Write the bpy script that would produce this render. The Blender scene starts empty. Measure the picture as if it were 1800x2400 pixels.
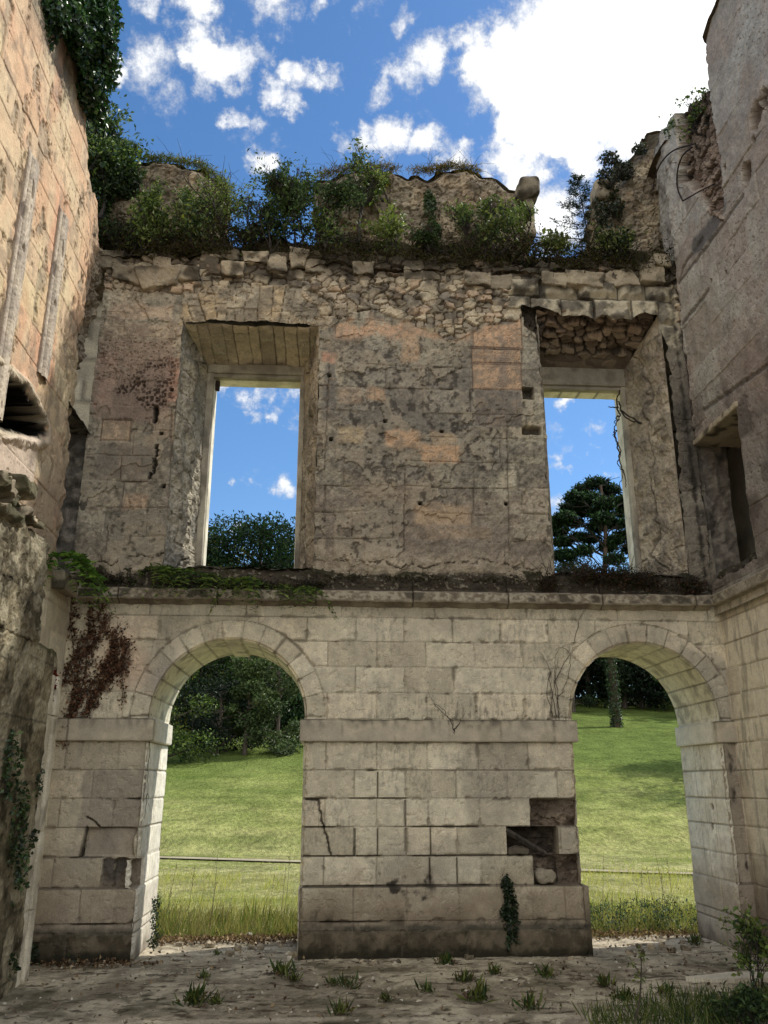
import bpy, math, random
import numpy as np
from mathutils import Vector
random.seed(7); RNG = np.random.default_rng(11)
SC = bpy.context.scene; COL = SC.collection

# ------------------------------------------------------------------ camera maths (metres)
F, PITCH, YAW = 1989.3, math.radians(17.7), math.radians(3.512)
CAM = (0.0, -10.0, 1.775)
def ray(px, py):
    x, y, z = (px-900)/F, 1.0, -(py-1200)/F
    c, s = math.cos(PITCH), math.sin(PITCH); y, z = c*y-s*z, s*y+c*z
    c, s = math.cos(YAW), math.sin(YAW); x, y = c*x+s*y, -s*x+c*y
    return x, y, z
def aY(px, py, Y=0.0):
    r = ray(px, py); t = (Y-CAM[1])/r[1]; return (t*r[0], CAM[2]+t*r[2])
def aX(px, py, X):
    r = ray(px, py); t = X/r[0]; return (CAM[1]+t*r[1], CAM[2]+t*r[2])
def aZ(px, py, Z=0.0):
    r = ray(px, py); t = (Z-CAM[2])/r[2]; return (t*r[0], CAM[1]+t*r[1])
def L(r, g, b, k=1.0):
    f = lambda c: (c/255/12.92 if c/255 <= .04045 else ((c/255+.055)/1.055)**2.4)
    return np.array([f(r)*k, f(g)*k, f(b)*k])

# ------------------------------------------------------------------ noise (numpy)
TB = RNG.random(65536); TB2 = RNG.random(65536)
def hsh(i, j, s=0, t=TB):
    return t[((i.astype(np.int64)*7919) ^ (j.astype(np.int64)*104729+s*1299721)) & 65535]
def sm(a, b, x): t = np.clip((x-a)/(b-a), 0, 1); return t*t*(3-2*t)
def vn(x, y, s=0):
    i, j = np.floor(x), np.floor(y); u, v = x-i, y-j
    u = u*u*(3-2*u); v = v*v*(3-2*v)
    return (hsh(i, j, s)*(1-u)+hsh(i+1, j, s)*u)*(1-v)+(hsh(i, j+1, s)*(1-u)+hsh(i+1, j+1, s)*u)*v
def fbm(x, y, o=4, s=0, g=.5):
    a, t, r = 1.0, 0, 0
    for k in range(o):
        r = r+a*vn(x, y, s+k*17); t += a; a *= g; x = x*2.03+3.1; y = y*2.03+1.7
    return r/t
def vor(x, y, s=0, j=.85):
    i, k = np.floor(x), np.floor(y)
    f1 = np.full(x.shape, 9.); f2 = np.full(x.shape, 9.); idv = np.zeros(x.shape)
    for a in (-1, 0, 1):
        for b in (-1, 0, 1):
            ci, ck = i+a, k+b
            px = ci+.5+(hsh(ci, ck, s)-.5)*j; py = ck+.5+(hsh(ci, ck, s, TB2)-.5)*j
            d = np.maximum(np.hypot(x-px, y-py)*.75, .0)+.25*np.maximum(abs(x-px), abs(y-py))
            m = d < f1
            f2 = np.where(m, f1, np.minimum(f2, d)); f1 = np.where(m, d, f1)
            idv = np.where(m, hsh(ci, ck, s+5), idv)
    return f1, f2, idv
def vn3(x, y, z, s=0):
    k = np.floor(z); w = z-k; w = w*w*(3-2*w)
    kk = k.astype(np.int64)*57
    return vn(x+kk*3.3, y+kk*1.7, s)*(1-w)+vn(x+(kk+57)*3.3, y+(kk+57)*1.7, s)*w
def mx(c, col, m): m = np.clip(m, 0, 1)[..., None]; return c*(1-m)+np.asarray(col)*m
def box(x, z, x0, x1, z0, z1, e=.02, n=0):
    return sm(-e, e, x-x0+n)*sm(-e, e, x1-x+n)*sm(-e, e, z-z0+n)*sm(-e, e, z1-z+n)
def seg(x, z, pts):
    d = np.full(x.shape, 9.)
    for (a, b), (c, e) in zip(pts[:-1], pts[1:]):
        vx, vz = c-a, e-b; t = np.clip(((x-a)*vx+(z-b)*vz)/(vx*vx+vz*vz+1e-9), 0, 1)
        d = np.minimum(d, np.hypot(x-a-t*vx, z-b-t*vz))
    return d
def polysd(x, z, poly):          # signed distance, negative inside
    P = np.array(poly); d = np.full(x.shape, 99.); ins = np.zeros(x.shape, bool)
    for k in range(len(P)):
        a, b = P[k], P[(k+1) % len(P)]
        vx, vz = b-a; t = np.clip(((x-a[0])*vx+(z-a[1])*vz)/(vx*vx+vz*vz+1e-12), 0, 1)
        d = np.minimum(d, np.hypot(x-a[0]-t*vx, z-a[1]-t*vz))
        c = ((a[1] > z) != (b[1] > z)) & (x < (b[0]-a[0])*(z-a[1])/((b[1]-a[1])+1e-12)+a[0])
        ins ^= c
    return np.where(ins, -d, d)
def rough_poly(pts, step=.08, amp=.03, s=0, closed=True):
    out = []; n = len(pts)
    for k in range(n if closed else n-1):
        a, b = pts[k], pts[(k+1) % n]; m = max(1, int(math.dist(a, b)/step))
        for q in range(m):
            t = q/m; out.append((a[0]+(b[0]-a[0])*t, a[1]+(b[1]-a[1])*t))
    P = np.array(out); r = np.random.default_rng(s).normal(0, 1, P.shape)*amp
    return [tuple(p) for p in P+r]

# ------------------------------------------------------------------ objects and hierarchy
def setp(o, label=None, cat=None, group=None, kind=None):
    if label: o['label'] = label
    if cat: o['category'] = cat
    if group: o['group'] = group
    if kind: o['kind'] = kind
    return o
def thing(name, label, cat, loc=(0, 0, 0), group=None, kind=None):
    o = bpy.data.objects.new(name, None); COL.objects.link(o); o.location = loc; o.empty_display_size = .1
    return setp(o, label, cat, group, 'thing' if cat else None)
def mesh(name, V, Fc, mat, parent=None, cols=None, smooth=False):
    V = np.asarray(V, float).reshape(-1, 3)
    if parent is not None: V = V-np.array(parent_loc(parent))
    me = bpy.data.meshes.new(name)
    Fc = np.asarray(Fc, np.int32)
    me.vertices.add(len(V)); me.vertices.foreach_set('co', V.astype(np.float32).ravel())
    k = Fc.shape[1]; me.loops.add(Fc.size); me.loops.foreach_set('vertex_index', Fc.ravel())
    me.polygons.add(len(Fc)); me.polygons.foreach_set('loop_start', np.arange(0, Fc.size, k, dtype=np.int32))
    me.polygons.foreach_set('use_smooth', np.full(len(Fc), smooth))
    if cols is not None:
        a = me.color_attributes.new('Col', 'FLOAT_COLOR', 'POINT')
        c = np.ones((len(V), 4), np.float32); c[:, :3] = np.clip(np.asarray(cols).reshape(-1, 3), 0, 1); a.data.foreach_set('color', c.ravel())
    me.update(calc_edges=True); me.materials.append(mat)
    o = bpy.data.objects.new(name, me); COL.objects.link(o)
    if parent is not None: o.parent = parent
    return o
def parent_loc(p):
    l = np.array(p.location)
    while p.parent is not None: p = p.parent; l = l+np.array(p.location)
    return l
def grid_faces(nu, nv, keep=None, flip=False):
    i = np.arange(nu*nv).reshape(nu, nv)
    f = np.stack([i[:-1, :-1], i[1:, :-1], i[1:, 1:], i[:-1, 1:]], -1)
    if flip: f = f[..., ::-1]
    return f.reshape(-1, 4) if keep is None else f[keep]
def compact(V, C, Fc):
    u, inv = np.unique(Fc, return_inverse=True)
    return V[u], (C[u] if C is not None else None), inv.reshape(Fc.shape)
def wall_grid(name, a0, a1, b0, b1, res, hfn, mat, parent, place, holes=(), outer=None, flip=False):
    """dense masonry sheet in (a,b); hfn -> height, colour; place(a,b,h) -> xyz; holes and outer are outlines"""
    na, nb = int(round((a1-a0)/res))+1, int(round((b1-b0)/res))+1
    A, B = np.meshgrid(np.linspace(a0, a1, na), np.linspace(b0, b1, nb), indexing='ij')
    keep = np.ones((na-1, nb-1), bool)
    sds = []
    for h in holes: sds.append(polysd_local(A, B, h, res))
    if outer is not None: sds.append(-polysd(A, B, outer))
    for sd in sds:
        c = (sd[:-1, :-1]+sd[1:, :-1]+sd[1:, 1:]+sd[:-1, 1:])/4
        keep &= c > 0
    for sd in sds:
        ga = np.gradient(sd, axis=0)/((a1-a0)/(na-1)); gb = np.gradient(sd, axis=1)/((b1-b0)/(nb-1))
        g = np.maximum(np.hypot(ga, gb), .5)
        near = abs(sd) < res*1.05
        kv = np.zeros((na, nb), bool); rv = np.zeros((na, nb), bool)
        for q, v in ((keep, kv), (~keep, rv)):
            v[:-1, :-1] |= q; v[1:, :-1] |= q; v[1:, 1:] |= q; v[:-1, 1:] |= q
        m = near & kv & rv
        A = np.where(m, A-sd*ga/g**2, A); B = np.where(m, B-sd*gb/g**2, B)
    h, c = hfn(A, B)
    V = place(A, B, h).reshape(-1, 3)
    Fc = grid_faces(na, nb, keep, flip)
    V, C, Fc = compact(V, c.reshape(-1, 3), Fc)
    return mesh(name, V, Fc, mat, parent, C)
def polysd_local(A, B, poly, res):
    P = np.array(poly); sd = np.full(A.shape, 1.0)
    m = (A > P[:, 0].min()-.1) & (A < P[:, 0].max()+.1) & (B > P[:, 1].min()-.1) & (B < P[:, 1].max()+.1)
    sd[m] = polysd(A[m], B[m], poly); return sd
def ruled(name, fn, nu, nv, mat, parent, flip=False, smooth=False):
    U, W = np.meshgrid(np.linspace(0, 1, nu), np.linspace(0, 1, nv), indexing='ij')
    P, C = fn(U, W)
    return mesh(name, P.reshape(-1, 3), grid_faces(nu, nv, None, flip), mat, parent, C.reshape(-1, 3), smooth)
def block(name, x0, x1, y0, y1, z0, z1, mat, parent, colfn, res=.03, amp=.008, rad=.012, s=0, fr=9., warp=None):
    """worn stone block: welded box of grids with rounded arrises and noise displacement"""
    n = [max(2, int(math.ceil(d/res))) for d in (x1-x0, y1-y0, z1-z0)]
    lo = np.array([x0, y0, z0]); hi = np.array([x1, y1, z1]); ce = (lo+hi)/2; rad = min(rad, min(hi-lo)*.45)
    Vs, Fs, off = [], [], 0
    for ax in range(3):
        u, v = [(1, 2), (2, 0), (0, 1)][ax]
        for side in (0, 1):
            U, W = np.meshgrid(np.linspace(0, 1, n[u]+1), np.linspace(0, 1, n[v]+1), indexing='ij')
            P = np.zeros(U.shape+(3,)); P[..., ax] = side; P[..., u] = U; P[..., v] = W
            Vs.append(P.reshape(-1, 3)); Fs.append(grid_faces(n[u]+1, n[v]+1, None, side == 0)+off); off += U.size
    P = lo+np.concatenate(Vs)*(hi-lo)
    q = np.clip(P, lo+rad, hi-rad); d = P-q; ln = np.linalg.norm(d, axis=1, keepdims=True); P = np.where(ln > 1e-9, q+d/np.maximum(ln, 1e-9)*rad, P)
    nx = np.stack([vn3(P[:, 0]*fr, P[:, 1]*fr, P[:, 2]*fr, s+k*31)+.5*vn3(P[:, 0]*fr*2.7, P[:, 1]*fr*2.7, P[:, 2]*fr*2.7, s+k*31+7)-.75 for k in range(3)], -1)
    P = P+nx*amp*2
    if warp is not None: P = warp(P)
    return mesh(name, P, np.concatenate(Fs), mat, parent, colfn(P[:, 0], P[:, 1], P[:, 2]))
def tubes(name, paths, mat, parent=None, sides=6, cols=None, smooth=True):
    Vs, Fs, Cs, off = [], [], [], 0
    for pi, (pts, r0, r1) in enumerate(paths):
        P = np.array(pts, float); n = len(P)
        T = np.gradient(P, axis=0); T /= np.linalg.norm(T, axis=1, keepdims=True)+1e-9
        ref = np.where(abs(T[:, 2:3]) > .9, [[1, 0, 0]], [[0, 0, 1]])
        A = np.cross(T, ref); A /= np.linalg.norm(A, axis=1, keepdims=True)+1e-9; B = np.cross(T, A)
        r = np.linspace(r0, r1, n)[:, None, None]; th = np.linspace(0, 2*math.pi, sides, endpoint=False)
        ring = P[:, None]+(A[:, None]*np.cos(th)[None, :, None]+B[:, None]*np.sin(th)[None, :, None])*r
        i = np.arange(n*sides).reshape(n, sides); j = np.roll(i, -1, axis=1)
        Fs.append(np.stack([i[:-1], j[:-1], j[1:], i[1:]], -1).reshape(-1, 4)+off); Vs.append(ring.reshape(-1, 3)); off += n*sides
        if cols is not None: Cs.append(np.tile(cols if np.ndim(cols) == 1 else cols[pi], (n*sides, 1)))
    return mesh(name, np.concatenate(Vs), np.concatenate(Fs), mat, parent, np.concatenate(Cs) if cols is not None else None, smooth)
def leaves(name, P, size, mat, parent=None, cols=None, aspect=.5, nrm=None, up=.3, rng=RNG, dirs=None, fold=.15):
    """leaf-shaped faces at points P"""
    P = np.asarray(P, float); n = len(P)
    d = rng.normal(0, 1, (n, 3)) if dirs is None else np.asarray(dirs)+rng.normal(0, .25, (n, 3))
    d /= np.linalg.norm(d, axis=1, keepdims=True)+1e-9
    w = rng.normal(0, 1, (n, 3)); w[:, 2] += up*3
    if nrm is not None: w = w*.6+np.asarray(nrm)*1.4
    s = np.cross(d, w); s /= np.linalg.norm(s, axis=1, keepdims=True)+1e-9
    nn = np.cross(s, d)
    ln = (size*rng.uniform(.6, 1.25, n))[:, None]; wd = ln*aspect
    a = P; b = P+d*ln*.45+s*wd*.5+nn*ln*fold; c = P+d*ln; e = P+d*ln*.45-s*wd*.5+nn*ln*fold
    V = np.stack([a, b, c, e], 1).reshape(-1, 3)
    Fc = np.arange(4*n).reshape(n, 4)
    C = None
    if cols is not None:
        cols = np.asarray(cols, float)
        base = cols[rng.integers(0, len(cols), n)] if cols.ndim == 2 and len(cols) != n else cols
        C = np.repeat(base*rng.uniform(.7, 1.3, (n, 1)), 4, axis=0)
    return mesh(name, V, Fc, mat, parent, C)

# ------------------------------------------------------------------ materials
def nt(name):
    m = bpy.data.materials.new(name); m.use_nodes = True; t = m.node_tree; b = t.nodes['Principled BSDF']; return m, t, b
def N(t, k, **kw):
    n = t.nodes.new(k)
    for a, v in kw.items(): setattr(n, a, v)
    return n
def stone_mat(name, gain=1.0, bump=.35, scale=60., spec=.15, sat=.72):
    m, t, b = nt(name)
    at = N(t, 'ShaderNodeAttribute', attribute_name='Col')
    tc = N(t, 'ShaderNodeTexCoord')
    n1 = N(t, 'ShaderNodeTexNoise'); n1.inputs['Scale'].default_value = scale; n1.inputs['Detail'].default_value = 6; n1.inputs['Roughness'].default_value = .65
    n2 = N(t, 'ShaderNodeTexNoise'); n2.inputs['Scale'].default_value = 7; n2.inputs['Detail'].default_value = 8; n2.inputs['Roughness'].default_value = .7
    n3 = N(t, 'ShaderNodeTexVoronoi'); n3.inputs['Scale'].default_value = 34
    for n in (n1, n2, n3): t.links.new(tc.outputs['Object'], n.inputs['Vector'])
    r1 = N(t, 'ShaderNodeMapRange'); r1.inputs['From Min'].default_value = .3; r1.inputs['From Max'].default_value = .7; r1.inputs['To Min'].default_value = .72*gain; r1.inputs['To Max'].default_value = 1.22*gain
    r2 = N(t, 'ShaderNodeMapRange'); r2.inputs['From Min'].default_value = .3; r2.inputs['From Max'].default_value = .7; r2.inputs['To Min'].default_value = .8; r2.inputs['To Max'].default_value = 1.15
    t.links.new(n1.outputs['Fac'], r1.inputs['Value']); t.links.new(n2.outputs['Fac'], r2.inputs['Value'])
    mu = N(t, 'ShaderNodeMath', operation='MULTIPLY'); t.links.new(r1.outputs[0], mu.inputs[0]); t.links.new(r2.outputs[0], mu.inputs[1])
    vm = N(t, 'ShaderNodeVectorMath', operation='SCALE'); hsv = N(t, 'ShaderNodeHueSaturation'); hsv.inputs['Saturation'].default_value = sat; t.links.new(at.outputs['Color'], hsv.inputs['Color']); t.links.new(hsv.outputs[0], vm.inputs[0]); t.links.new(mu.outputs[0], vm.inputs['Scale'])
    t.links.new(vm.outputs[0], b.inputs['Base Color'])
    b.inputs['Roughness'].default_value = .93; b.inputs['Specular IOR Level'].default_value = spec
    ad = N(t, 'ShaderNodeMath', operation='MULTIPLY_ADD'); t.links.new(n3.outputs['Distance'], ad.inputs[0]); ad.inputs[1].default_value = .5; t.links.new(n1.outputs['Fac'], ad.inputs[2])
    bp = N(t, 'ShaderNodeBump'); bp.inputs['Strength'].default_value = bump; bp.inputs['Distance'].default_value = .012
    t.links.new(ad.outputs[0], bp.inputs['Height']); t.links.new(bp.outputs[0], b.inputs['Normal'])
    return m
def leaf_mat(name, trans=.35, rough=.5, spec=.3):
    m, t, b = nt(name)
    at = N(t, 'ShaderNodeAttribute', attribute_name='Col')
    t.links.new(at.outputs['Color'], b.inputs['Base Color']); b.inputs['Roughness'].default_value = rough; b.inputs['Specular IOR Level'].default_value = spec
    tr = N(t, 'ShaderNodeBsdfTranslucent'); vm = N(t, 'ShaderNodeVectorMath', operation='MULTIPLY'); vm.inputs[1].default_value = (1.1, 1.2, .6)
    t.links.new(at.outputs['Color'], vm.inputs[0]); t.links.new(vm.outputs[0], tr.inputs['Color'])
    ms = N(t, 'ShaderNodeMixShader'); ms.inputs[0].default_value = trans
    out = t.nodes['Material Output']; t.links.new(b.outputs[0], ms.inputs[1]); t.links.new(tr.outputs[0], ms.inputs[2]); t.links.new(ms.outputs[0], out.inputs['Surface'])
    return m
def bark_mat(name, c1, c2, sc=14):
    m, t, b = nt(name); tc = N(t, 'ShaderNodeTexCoord'); mp = N(t, 'ShaderNodeMapping'); mp.inputs['Scale'].default_value = (1, 1, .25)
    n = N(t, 'ShaderNodeTexNoise'); n.inputs['Scale'].default_value = sc; n.inputs['Detail'].default_value = 6
    r = N(t, 'ShaderNodeValToRGB'); r.color_ramp.elements[0].color = (*c1, 1); r.color_ramp.elements[1].color = (*c2, 1); r.color_ramp.elements[0].position = .35; r.color_ramp.elements[1].position = .65
    t.links.new(tc.outputs['Object'], mp.inputs[0]); t.links.new(mp.outputs[0], n.inputs['Vector']); t.links.new(n.outputs['Fac'], r.inputs[0]); t.links.new(r.outputs[0], b.inputs['Base Color'])
    bp = N(t, 'ShaderNodeBump'); bp.inputs['Strength'].default_value = .6; t.links.new(n.outputs['Fac'], bp.inputs['Height']); t.links.new(bp.outputs[0], b.inputs['Normal'])
    b.inputs['Roughness'].default_value = .9; return m
STONE = stone_mat('limestone', gain=1.0, bump=.26, sat=.76); STONE_SMOOTH = stone_mat('dressed_limestone', gain=1.28, bump=.14, scale=90, sat=.76); WARM = stone_mat('peach_limestone', bump=.2, scale=80, sat=.94); ROUGH = stone_mat('rough_limestone', gain=1.0, bump=.75, scale=26, sat=.9)
SOIL = stone_mat('earth', bump=.8, scale=45, spec=.05, sat=.85)
LEAF = leaf_mat('leaf', trans=.22); NEEDLE = leaf_mat('needle', trans=.15, rough=.7, spec=.15); DRYLEAF = leaf_mat('dry_leaf', trans=.2, rough=.8, spec=.1); IVY = leaf_mat('ivy_leaf', trans=.2, rough=.38, spec=.5); GRASS = leaf_mat('grass_blade', trans=.4, rough=.6, spec=.2)
BARK = bark_mat('bark', (.05, .04, .03), (.14, .11, .085)); BARK_DARK = bark_mat('dark_bark', (.02, .016, .013), (.05, .04, .032))
RUST = bark_mat('rusty_iron', (.012, .009, .008), (.045, .025, .017), 60)
WOOD = bark_mat('old_wood', (.03, .026, .02), (.09, .075, .06), 30)

# ------------------------------------------------------------------ palette (base colours)
K = 1.08
CREAM = L(205, 192, 160, K); CREAM2 = L(186, 172, 141, K); GREY = L(138, 129, 113, K); DGREY = L(98, 91, 80, K); BLACK = L(38, 34, 28, K)
TAN = L(196, 170, 130, K); PINK = L(202, 160, 130, K); ORANGE = L(208, 155, 106, K); YELLOW = L(205, 178, 120, K); BROWN = L(120, 100, 82, K); MOSS = L(52, 52, 26, K); UMBER = L(84, 64, 56, K)

# ------------------------------------------------------------------ masonry patterns
def ashlar(x, z, rows, w=.006, s=0):
    """rows: (z0, z1, joint offset, period) -> distance to the nearest joint, block id"""
    x = x+(fbm(x*6, z*6, 2, 91)-.5)*.006; z = z+(fbm(x*5, z*5, 2, 92)-.5)*.008
    d = np.full(x.shape, 9.); bid = np.zeros(x.shape); dv = np.full(x.shape, 9.)
    for k, (z0, z1, off, per) in enumerate(rows):
        m = (z >= z0) & (z < z1)
        if not m.any(): continue
        if np.ndim(per) == 0:
            q = (x[m]-off)/per; i = np.floor(q); fx = np.minimum(q-i, 1-q+i)*per
        else:
            J = np.array([-99]+list(per)+[99.]); i = np.searchsorted(J, x[m])-1.; ii = i.astype(int); fx = np.minimum(x[m]-J[ii], J[np.minimum(ii+1, len(J)-1)]-x[m])
        dz = np.minimum(z[m]-z0, z1-z[m]); d[m] = np.minimum(fx, dz); dv[m] = fx
        bid[m] = hsh(i+3, np.full(i.shape, float(k)), s)
    return d, bid, dv
LZ = [0, .27, .36, .705, 1.01, 1.31, 1.607, 1.913, 2.22, 2.467, 2.767, 3.067, 3.365, 3.65, 3.9]
A0, B0, PER = -.044, .28, .577
LOFF = {1: (B0, PER), 2: (B0, PER), 3: (A0, PER), 4: (B0, PER), 5: (A0, PER), 6: (B0, PER), 7: (A0, PER), 8: (.13, .61), 9: (A0, PER), 10: (B0, PER), 11: (A0, PER), 12: (B0, PER), 13: (.1, 1.12)}
LROWS = [(LZ[0], LZ[1], .1, .7)]+[(LZ[k], LZ[k+1], *LOFF[k]) for k in range(1, 13)]+[(3.65, 3.95, .1, 1.12)]
AR = [(-1.165, 2.5, .868, -2.033, -.297), (3.675, 2.5, .872, 2.803, 4.547)]
def arch_poly(c, n=48, z0=-.3):
    cx, cz, r, xl, xr = c
    return [(xl, z0), (xl, cz)]+[(cx-r*math.cos(math.pi*k/n), cz+r*math.sin(math.pi*k/n)) for k in range(1, n)]+[(xr, cz), (xr, z0)]

def lower_h(x, z):
    n1 = fbm(x*3, z*3, 5, 1); n2 = fbm(x*14, z*14, 4, 2); n3 = fbm(x*1.1, z*1.1, 4, 3); nf = fbm(x*40, z*40, 2, 4)
    d, bid, dv = ashlar(x, z, LROWS)
    voff = np.zeros(x.shape)
    for ai, (cx, cz, r, xl, xr) in enumerate(AR):          # voussoir rings
        rr = np.hypot(x-cx, z-cz); th = np.arctan2(z-cz, x-cx)
        ring = (rr < r+.235) & (z > cz-.03)
        step = math.pi/13; q = th/step; i = np.floor(q); dt = np.minimum(q-i, 1-q+i)*step*rr
        dd = np.minimum(dt, abs(rr-r-.235))
        d = np.where(ring, dd, np.minimum(d, np.where(z > cz-.03, abs(rr-r-.235), 9))); bid = np.where(ring, hsh(i+40, i*0+ai, 8), bid)
        dv = np.where(ring, dt, dv)
        voff = voff+np.where(ring, sm(.03, .0, abs(rr-r-.012))*.0, 0)
        bead = sm(.028, .018, rr-r)*ring                  # sunk fillet round the opening
        voff = voff-bead*.03
    h = (bid-.5)*.008+voff+(n1-.5)*.008+(n2-.5)*.006+(nf-.5)*.003
    wj = .006+.016*sm(.52, .72, fbm(x*9, z*9, 4, 7)); j = np.exp(-(d/wj)**2); h = h-j*(.010*(.4+bid)+.012*(wj > .012)); h = h-sm(.62, .70, fbm(x*16, z*16, 4, 9))*.006
    c = mx(np.broadcast_to(L(186, 174, 142, K), x.shape+(3,)), L(214, 203, 170, K), sm(.2, .8, bid*.85+n1*.25)); bt = (hsh(bid*983, bid*0+1, 3)-.5)[..., None]*.13; c = c*(1+bt)
    c = mx(c, TAN, sm(.62, .95, bid)*.3+sm(.55, .75, n3)*.15); c = mx(c, L(150, 141, 122, K), sm(.4, .62, n1*.6+n2*.4)*.4)
    # upper left spandrel is warmer
    c = mx(c, L(205, 165, 125, K), box(x, z, -2.75, -2.15, 2.9, 3.6, .2, (n1-.5)*.4)*.55)
    c = mx(c, GREY, sm(.5, .72, n3)*.5)
    # vertical weather streaks
    st = fbm(x*22+n2, z*3.2, 5, 12, .6); st2 = fbm(x*55, z*9, 4, 13, .6)
    under = sm(1.1, 0., 3.65-z)*.28*sm(.4, .6, n3)+sm(.6, 0, z-2.46)*sm(-.01, .01, z-2.46)*.8*sm(-.2, 1.0, x)+sm(.5, 0, 2.2-z)*.25
    c = mx(c, DGREY, sm(.54, .76, st)*under*.38)
    c = mx(c, BLACK, sm(.58, .72, st2)*sm(.5, 0, z-2.46)*sm(0, .02, z-2.46)*sm(.4, 1.2, x+.2)*.5)
    c = mx(c, DGREY, sm(.56, .7, fbm(x*45, z*16, 3, 15))*sm(.5, .7, fbm(x*1.5, z*1.5, 2, 16))*.35)
    # damp base, moss line on the plinth
    c = mx(c, L(146, 128, 100, K), sm(1.05, .5, z+(n1-.5)*.7)*.75)
    c = mx(c, L(96, 82, 60, K), sm(.75, .2, z+(n1-.5)*.6)*.75); gs = fbm(x*9, z*4, 5, 26, .62); c = mx(c, L(58, 50, 34, K), sm(.40, .20, z+(gs-.5)*.55+(n2-.5)*.12)*.75); c = mx(c, L(120, 106, 80, K), sm(.5, .62, fbm(x*4, z*6, 4, 27))*sm(.34, .28, z)*.45); c = mx(c, L(30, 30, 20, K), sm(.34, .30, z)*sm(.25, .33, z+(gs-.5)*.1)*sm(.42, .55, gs)*.8+sm(.12, .0, z+(gs-.5)*.25)*.8)
    c = mx(c, MOSS*.6, sm(.34, .26, z+(n2-.5)*.14)*sm(.2, .3, z+(n2-.5)*.1)*sm(.45, .6, n1)*.85)
    c = mx(c, BLACK*.8+MOSS*.3, sm(.17, .02, z+(n2-.5)*.22)*.9)
    c = mx(c, BLACK, sm(.53, .68, fbm(x*7, z*7, 4, 21))*box(x, z, .45, 1.15, .5, .98, .08, (n2-.5)*.1)*.9)
    # discoloured blocks of the left pier and beside the arches
    c = mx(c, L(150, 136, 115, K), box(x, z, -3.2, -2.03, .3, 2.2, .05)*.42)
    c = mx(c, L(128, 118, 104, K), box(x, z, -2.72, -2.03, 1.31, 1.913, .03, (n2-.5)*.1)*.5)
    c = mx(c, L(140, 132, 124, K), np.exp(-((x+1.9)/.22)**2-((z-2.85)/.35)**2)*.7)
    c = mx(c, L(128, 122, 112, K), box(x, z, 4.2, 4.8, 2.3, 3.3, .1, (n1-.5)*.3)*.5)
    c = mx(c, L(120, 104, 88, K), box(x, z, 4.5, 4.8, -.1, 2.2, .03)*.65)
    c = mx(c, BLACK, sm(.6, .72, fbm(x*8, z*3, 4, 30))*box(x, z, 4.62, 4.8, 0, 2.2, .03)*.9)
    c = mx(c, L(100, 90, 74, K), j*(.38+.45*sm(.3, .7, fbm(x*2.3, z*2.3, 3, 24))))
    # plinth profile (projecting base course with chamfer)
    pl = sm(.712, .700, z); h = h+pl*.035+sm(.36, .27, z)*.03
    c = mx(c, L(58, 50, 42, K), np.exp(-((z-.706)/.008)**2)*.9)
    c = mx(c, DGREY, np.exp(-((z-.30)/.03)**2)*.35)
    # cracks
    for pts in ([(-.26, 1.607), (-.12, 1.59), (-.09, 1.45), (-.05, 1.31)], [(-.07, 1.31), (-.01, 1.16), (.03, 1.01)], [(-2.45, 1.31), (-2.28, 1.05)], [(-2.62, 1.42), (-2.42, 1.28)]):
        cr = seg(x+(n2-.5)*.05, z+(n1-.5)*.04, pts); k = sm(.013, .004, cr); h = h-k*.03; c = mx(c, BLACK, k*.9)
    for (xx, za, zb) in ((.54, 1.61, 1.9), (.85, 1.31, 1.6), (-.29+.577, 1.01, 1.3), (1.12, .72, 1.0), (1.98-.85, 1.01, 1.3), (1.42, .72, 1.0), (.54, 1.01, 1.3)):
        k = sm(.011, .004, abs(x-xx+(n2-.5)*.004))*sm(za, za+.01, z)*sm(zb, zb-.01, z); h = h-k*.02; c = mx(c, BLACK, k*.85)
    for zz, xa, xb in ((1.01, -2.8, -2.4), (1.607, -.3, .0), (1.31, -.3, .1), (1.01, -.3, .6), (1.61, .2, .9), (1.913, .4, .55), (1.31, .9, 1.7), (1.01, .9, 2.3), (.705, -.3, 1.8), (1.607, -2.25, -2.03), (1.31, -2.5, -2.1), (.36, -.1, .6), (.36, -2.7, -2.2)):
        k = sm(.012, .003, abs(z-zz+(n2-.5)*.006))*sm(xa, xa+.05, x)*sm(xb, xb-.05, x); h = h-k*.022; c = mx(c, BLACK, k*.8)
    # robbed-out blocks: rubble core showing
    rg_, rd_, vi = rubble(x, z, 7.5, 33); f1 = 0; f2 = rg_*2
    nb = fbm(x*5, z*7, 5, 34, .62); rub = (vi-.5)*.035+(nb-.5)*.16+(fbm(x*22, z*22, 4, 35)-.5)*.05
    rc = mx(np.broadcast_to(L(118, 100, 80, K), x.shape+(3,)), L(160, 140, 112, K), vi*.8); rc = mx(rc, L(74, 62, 50, K), sm(.05, 0, f2-f1)*.35+.15+sm(.55, .38, nb)*.5)
    e = (n2-.5)*.02
    for (x0, x1, z0, z1, dep, dk) in ((2.27, 2.82, 1.312, 1.60, .12, .35), (1.99, 2.56, 1.012, 1.305, .27, 1.15), (2.28, 2.60, .71, 1.012, .22, .4), (2.56, 2.82, .71, 1.012, .13, .3),
                                      (-2.30, -2.0, .71, 1.0, .12, .25), (-2.42, -2.30, .71, 1.0, .05, .3)):
        m = box(x, z, x0, x1, z0, z1, .007, e*(.6 if x0 > 0 else 2.5)); rr_ = rub if x0 > 0 else (n1-.5)*.1+(n2-.5)*.04; cc_ = rc*(1-dk*.6) if x0 > 0 else mx(np.broadcast_to(L(128, 114, 94, K), c.shape), DGREY, sm(.4, .6, n1))*(1-dk*.5); h = h*(1-m)+m*(-dep+rr_); c = mx(c, cc_, m)  # dk dims each hole's colour to stand in for deep shade
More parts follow.
